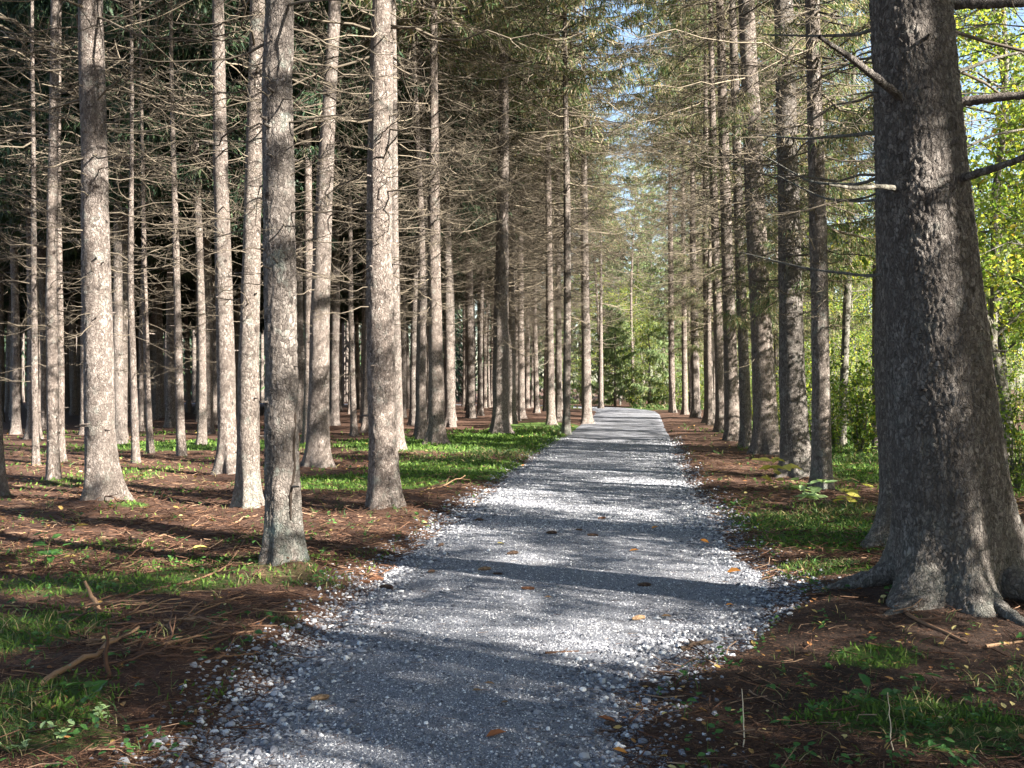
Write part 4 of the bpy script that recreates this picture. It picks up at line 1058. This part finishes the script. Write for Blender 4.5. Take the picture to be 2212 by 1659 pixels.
for px_, py_, k, sz, lab in [
    (1072, 1595, 'r', .1, "curled reddish leaf lying on the near path"), (1312, 1552, 'r', .1, "reddish leaf beside a dark cone in the right foreground"), (1031, 1497, 'b', .06, "small brown leaf on the path left of the middle"),
    (1057, 1480, 'b', .06, "dark little leaf above the brown one on the path"), (1082, 1177, 'y', .09, "pale yellow leaf on the sunlit path"), (1415, 1141, 'o', .11, "orange leaf on the right end of the white sunlit band"),
    (1370, 1192, 'o', .1, "orange brown leaf on the gravel right of the middle"), (1585, 1238, 'o', .13, "bright orange leaf on the right gravel"), (1655, 1251, 'b', .12, "brown leaf farthest right on the gravel"),
    (1522, 1172, 'o', .11, "orange leaf on the right gravel beyond the bright orange one"), (1184, 1295, 'b', .06, "small brown leaf right of the crosswise reddish cone"), (1090, 1525, 'b', .04, "tiny brown scrap of leaf near the reddish leaf"),
    (1440, 1335, 'b', .08, "brown leaf in the shaded right gravel"), (1576, 1310, 'o', .06, "small orange scrap at the soil edge, right"), (1340, 1620, 'o', .07, "orange leaf at the bottom right of the path"),
    (430, 1195, 'y', .17, "long pale yellow leaf among the needles left of the scarred spruce"), (175, 1147, 'y', .16, "pale leaf below the thick pale spruce"), (150, 1215, 'y', .13, "pale leaf by the dark seedling on the left")]:
    x, y, z = at(px_, py_); mb = MB()
    mb.leaves(np.zeros((1, 3)), np.array([sz]), nrm=np.array([[rng.normal(0, .15), rng.normal(0, .15) - .1, 1.]]), direc=np.array([[1, rng.normal(0, .5), 0]]), fold=.5, wide=.5)
    o = mb.build("fallen_leaf", LF[k]); o.location = (x, y, z + .012); tag(o, lab, "leaf", "single fallen leaves on the path and floor")

STICK = island_mat("fallen_stick_bark", [(0, (.06, .033, .022)), (.5, (.125, .066, .04)), (1, (.24, .15, .09))], .85, objvar=1.0, bump=60)
DARKSTICK = island_mat("dark_wet_stick", [(0, (.04, .028, .02)), (1, (.07, .048, .034))], .85, bump=60)
PALESTICK = island_mat("pale_stalk", [(0, (.4, .33, .24)), (1, (.5, .42, .3))], .8)
def stick(a, b, r, lab, mat=STICK, up=None, group=None, za=.0, zb=.0, cat="stick"):
    x0, y0, z0 = at(*a); x1, y1, z1 = at(*b)
    if up is not None: x1, y1, z1 = x0 + up[0], y0 + up[1], z0 + up[2]
    K = 9; t = np.linspace(0, 1, K)
    p = np.stack([(x1 - x0) * t, (y1 - y0) * t, (z1 - z0 + zb - za) * t + za], -1); L = np.linalg.norm(p[-1])
    if L > 3: return
    p[1:] += np.cumsum(rng.normal(0, .018, (K - 1, 3)), 0) * L; 
    if up is None: p[:, 2] = np.maximum(p[:, 2], top_z(x0 + p[:, 0], y0 + p[:, 1]) - z0 + r * .4)
    mb = MB(); mb.tubes(p[None], (r * (1 - .5 * t))[None], 7)
    for q in range(int(rng.integers(0, 3)) if up is None else 0):
        k = int(rng.integers(2, 8)); d = norm(p[k] - p[k - 1] + rng.normal(0, .5, 3) * np.linalg.norm(p[k] - p[k - 1])); l = L * U(.1, .3)
        mb.tubes(np.stack([p[k], p[k] + d * l * .5, p[k] + d * l + np.array([0, 0, .01])])[None], (r * .5 * np.array([1, .8, .5]))[None], 5)
    o = mb.build("fallen_stick" if cat == "stick" else "dry_stalk", mat); o.location = (x0, y0, z0); tag(o, lab, cat, group)
stick((215, 1342), (172, 1290), .02, "thick bent reddish stick raised out of the brush pile", up=(-.14, .08, .2))
stick((235, 1500), (230, 1420), .014, "upright broken stub sticking out of the brush pile", up=(-.01, .02, .26))
stick((150, 1395), (290, 1345), .014, "reddish stick slanting over the left of the brush pile")
stick((85, 1512), (330, 1420), .018, "long dark log-like stick along the front of the brush pile")
stick((300, 1300), (520, 1240), .013, "dark branch lying across the moss before the scarred spruce")
stick((360, 1430), (545, 1390), .012, "reddish stick on the right of the brush pile")
stick((120, 1345), (200, 1330), .012, "short stick at the far left of the brush pile")
stick((1178, 1414), (1245, 1410), .008, "thin dark twig lying crosswise on the path")
stick((520, 1170), (640, 1150), .012, "stick lying left behind the scarred spruce")
stick((740, 1165), (800, 1180), .02, "dark stick before the straight spruce")
stick((1930, 1360), (2080, 1425), .016, "stick slanting down from the roots of the massive spruce")
stick((1468, 1403), (1545, 1384), .02, "dark stick on the right soil edge of the path", DARKSTICK)
stick((2130, 1430), (2205, 1420), .012, "reddish stick below the thick right root")
stick((1605, 1632), (1616, 1520), .0035, "pale dry stalk standing in the right foreground soil", PALESTICK, up=(.03, .05, .24), cat="stalk")
stick((1930, 1640), (1925, 1550), .003, "thin pale stalk standing right of the foreground soil", PALESTICK, up=(-.02, .03, .24), cat="stalk")
for k in range(105):
    a = (U(140, 690), U(1320, 1490)); an = rng.normal(.15, .5); l = U(60, 190)
    b = (a[0] + l * math.cos(an), a[1] - l * .45 * math.sin(an))
    if float(path_s(*[np.array([v]) for v in P(*a)])[0]) < .12 or float(path_s(*[np.array([v]) for v in P(*b)])[0]) < .1: continue
    stick(a, b, U(.0025, .008), "thin reddish stick in the brush pile beside the path", group="thin sticks in the brush pile", za=U(.01, .05), zb=U(.01, .12))
for k in range(34):
    a = (U(30, 1000), U(1050, 1240)); an = rng.normal(0, .6); l = U(40, 130); b = (a[0] + l * math.cos(an), a[1] - l * .3 * math.sin(an))
    if float(path_s(*[np.array([v]) for v in P(*a)])[0]) < .3 or float(path_s(*[np.array([v]) for v in P(*b)])[0]) < .3: continue
    stick(a, b, U(.006, .013), "fallen stick lying on the needles between the left spruces", group="sticks on the needles between the left spruces", zb=U(0, .08))

def seedling(px_, py_, h, n, size, mat, lab, cat="plant", spread=1.0, stems=3):
    x, y, z = at(px_, py_); root = empty("seedling", (x, y, z)); tag(root, lab, cat)
    az = U(0, 6.28, stems); t = np.linspace(0, 1, 5)[None]
    o_ = h * spread * U(.2, .6, stems)
    sp = np.stack([np.cos(az)[:, None] * o_[:, None] * t ** 1.4, np.sin(az)[:, None] * o_[:, None] * t ** 1.4, -.02 + h * U(.65, 1.05, stems)[:, None] * t], -1)
    mb = MB(); mb.tubes(sp, .003 * (1 - .5 * t) * np.ones((stems, 1)), 5); mb.build("stem", GRASS, root)
    for j in range(n):
        s = j % stems; k = int(rng.integers(2, 5)); a = U(0, 6.28); L = size * U(.7, 1.2)
        c = sp[s, k] + np.array([math.cos(a), math.sin(a), 0]) * L * .55
        lb = MB(); lb.leaves(c[None], np.array([L]), nrm=np.array([[rng.normal(0, .25), -.15 + rng.normal(0, .25), 1.]]), direc=np.array([[math.cos(a), math.sin(a), -.1]]), fold=.3, wide=.58)
        lb.build("leaf", mat, root)
seedling(97, 1235, .3, 16, .11, PLANTLEAF, "dark broad leaved seedling on the left edge of the moss")
seedling(225, 1300, .12, 6, .06, PLANTLEAF, "small dark seedling right of the broad leaved one")
seedling(292, 1425, .1, 4, .06, PLANTLEAF, "single leafed green seedling rising out of the brush pile")
seedling(268, 1462, .08, 4, .06, PLANTLEAF, "low green seedling at the front of the brush pile")
seedling(225, 1572, .09, 16, .04, PALEGREEN, "bright clump of small round leaves beside the white gravel", spread=1.6)
seedling(125, 1608, .09, 18, .04, PALEGREEN, "bright leafy clump at the bottom left, second from the corner", spread=1.8)
seedling(28, 1640, .09, 16, .045, PALEGREEN, "bright leafy clump in the bottom left corner", spread=1.8)
seedling(192, 1545, .14, 5, .1, PLANTLEAF, "blue green upright tuft behind the bright leafy clump", spread=.6, stems=5)
seedling(540, 1415, .1, 5, .06, PLANTLEAF, "little green seedling at the gravel edge right of the brush pile")
seedling(580, 1225, .2, 6, .07, PLANTLEAF, "seedling leaning on the lichened foot of the scarred spruce")
seedling(690, 1280, .12, 10, .06, PLANTLEAF, "green seedling right of the scarred spruce")
seedling(1662, 1068, .46, 20, .22, PALELEAF, "yellow leaved plant before the dark flared spruce")
seedling(1752, 1108, .46, 22, .22, PALEGREEN, "bright pale green plant before the straight grey spruce")
seedling(1830, 1105, .34, 12, .18, PALELEAF, "small cream yellow plant right of the straight grey spruce")
seedling(1957, 1580, .2, 9, .08, PLANTLEAF, "green plant with long leaves in the right foreground", spread=.9)
seedling(1865, 1545, .16, 9, .075, PLANTLEAF, "dark leafy seedling left of the long leaved plant")
seedling(1985, 1510, .12, 5, .09, PLANTLEAF, "low seedling below the massive spruce")
seedling(1690, 1580, .07, 5, .055, PLANTLEAF, "little dark seedling in the right foreground soil")
seedling(1800, 1460, .05, 3, .08, PLANTLEAF, "flat narrow leaved seedling in the dark soil")
seedling(1870, 1010, .4, 16, .1, SHRUBLEAF, "leafy green plant between the grey spruce and the massive one")
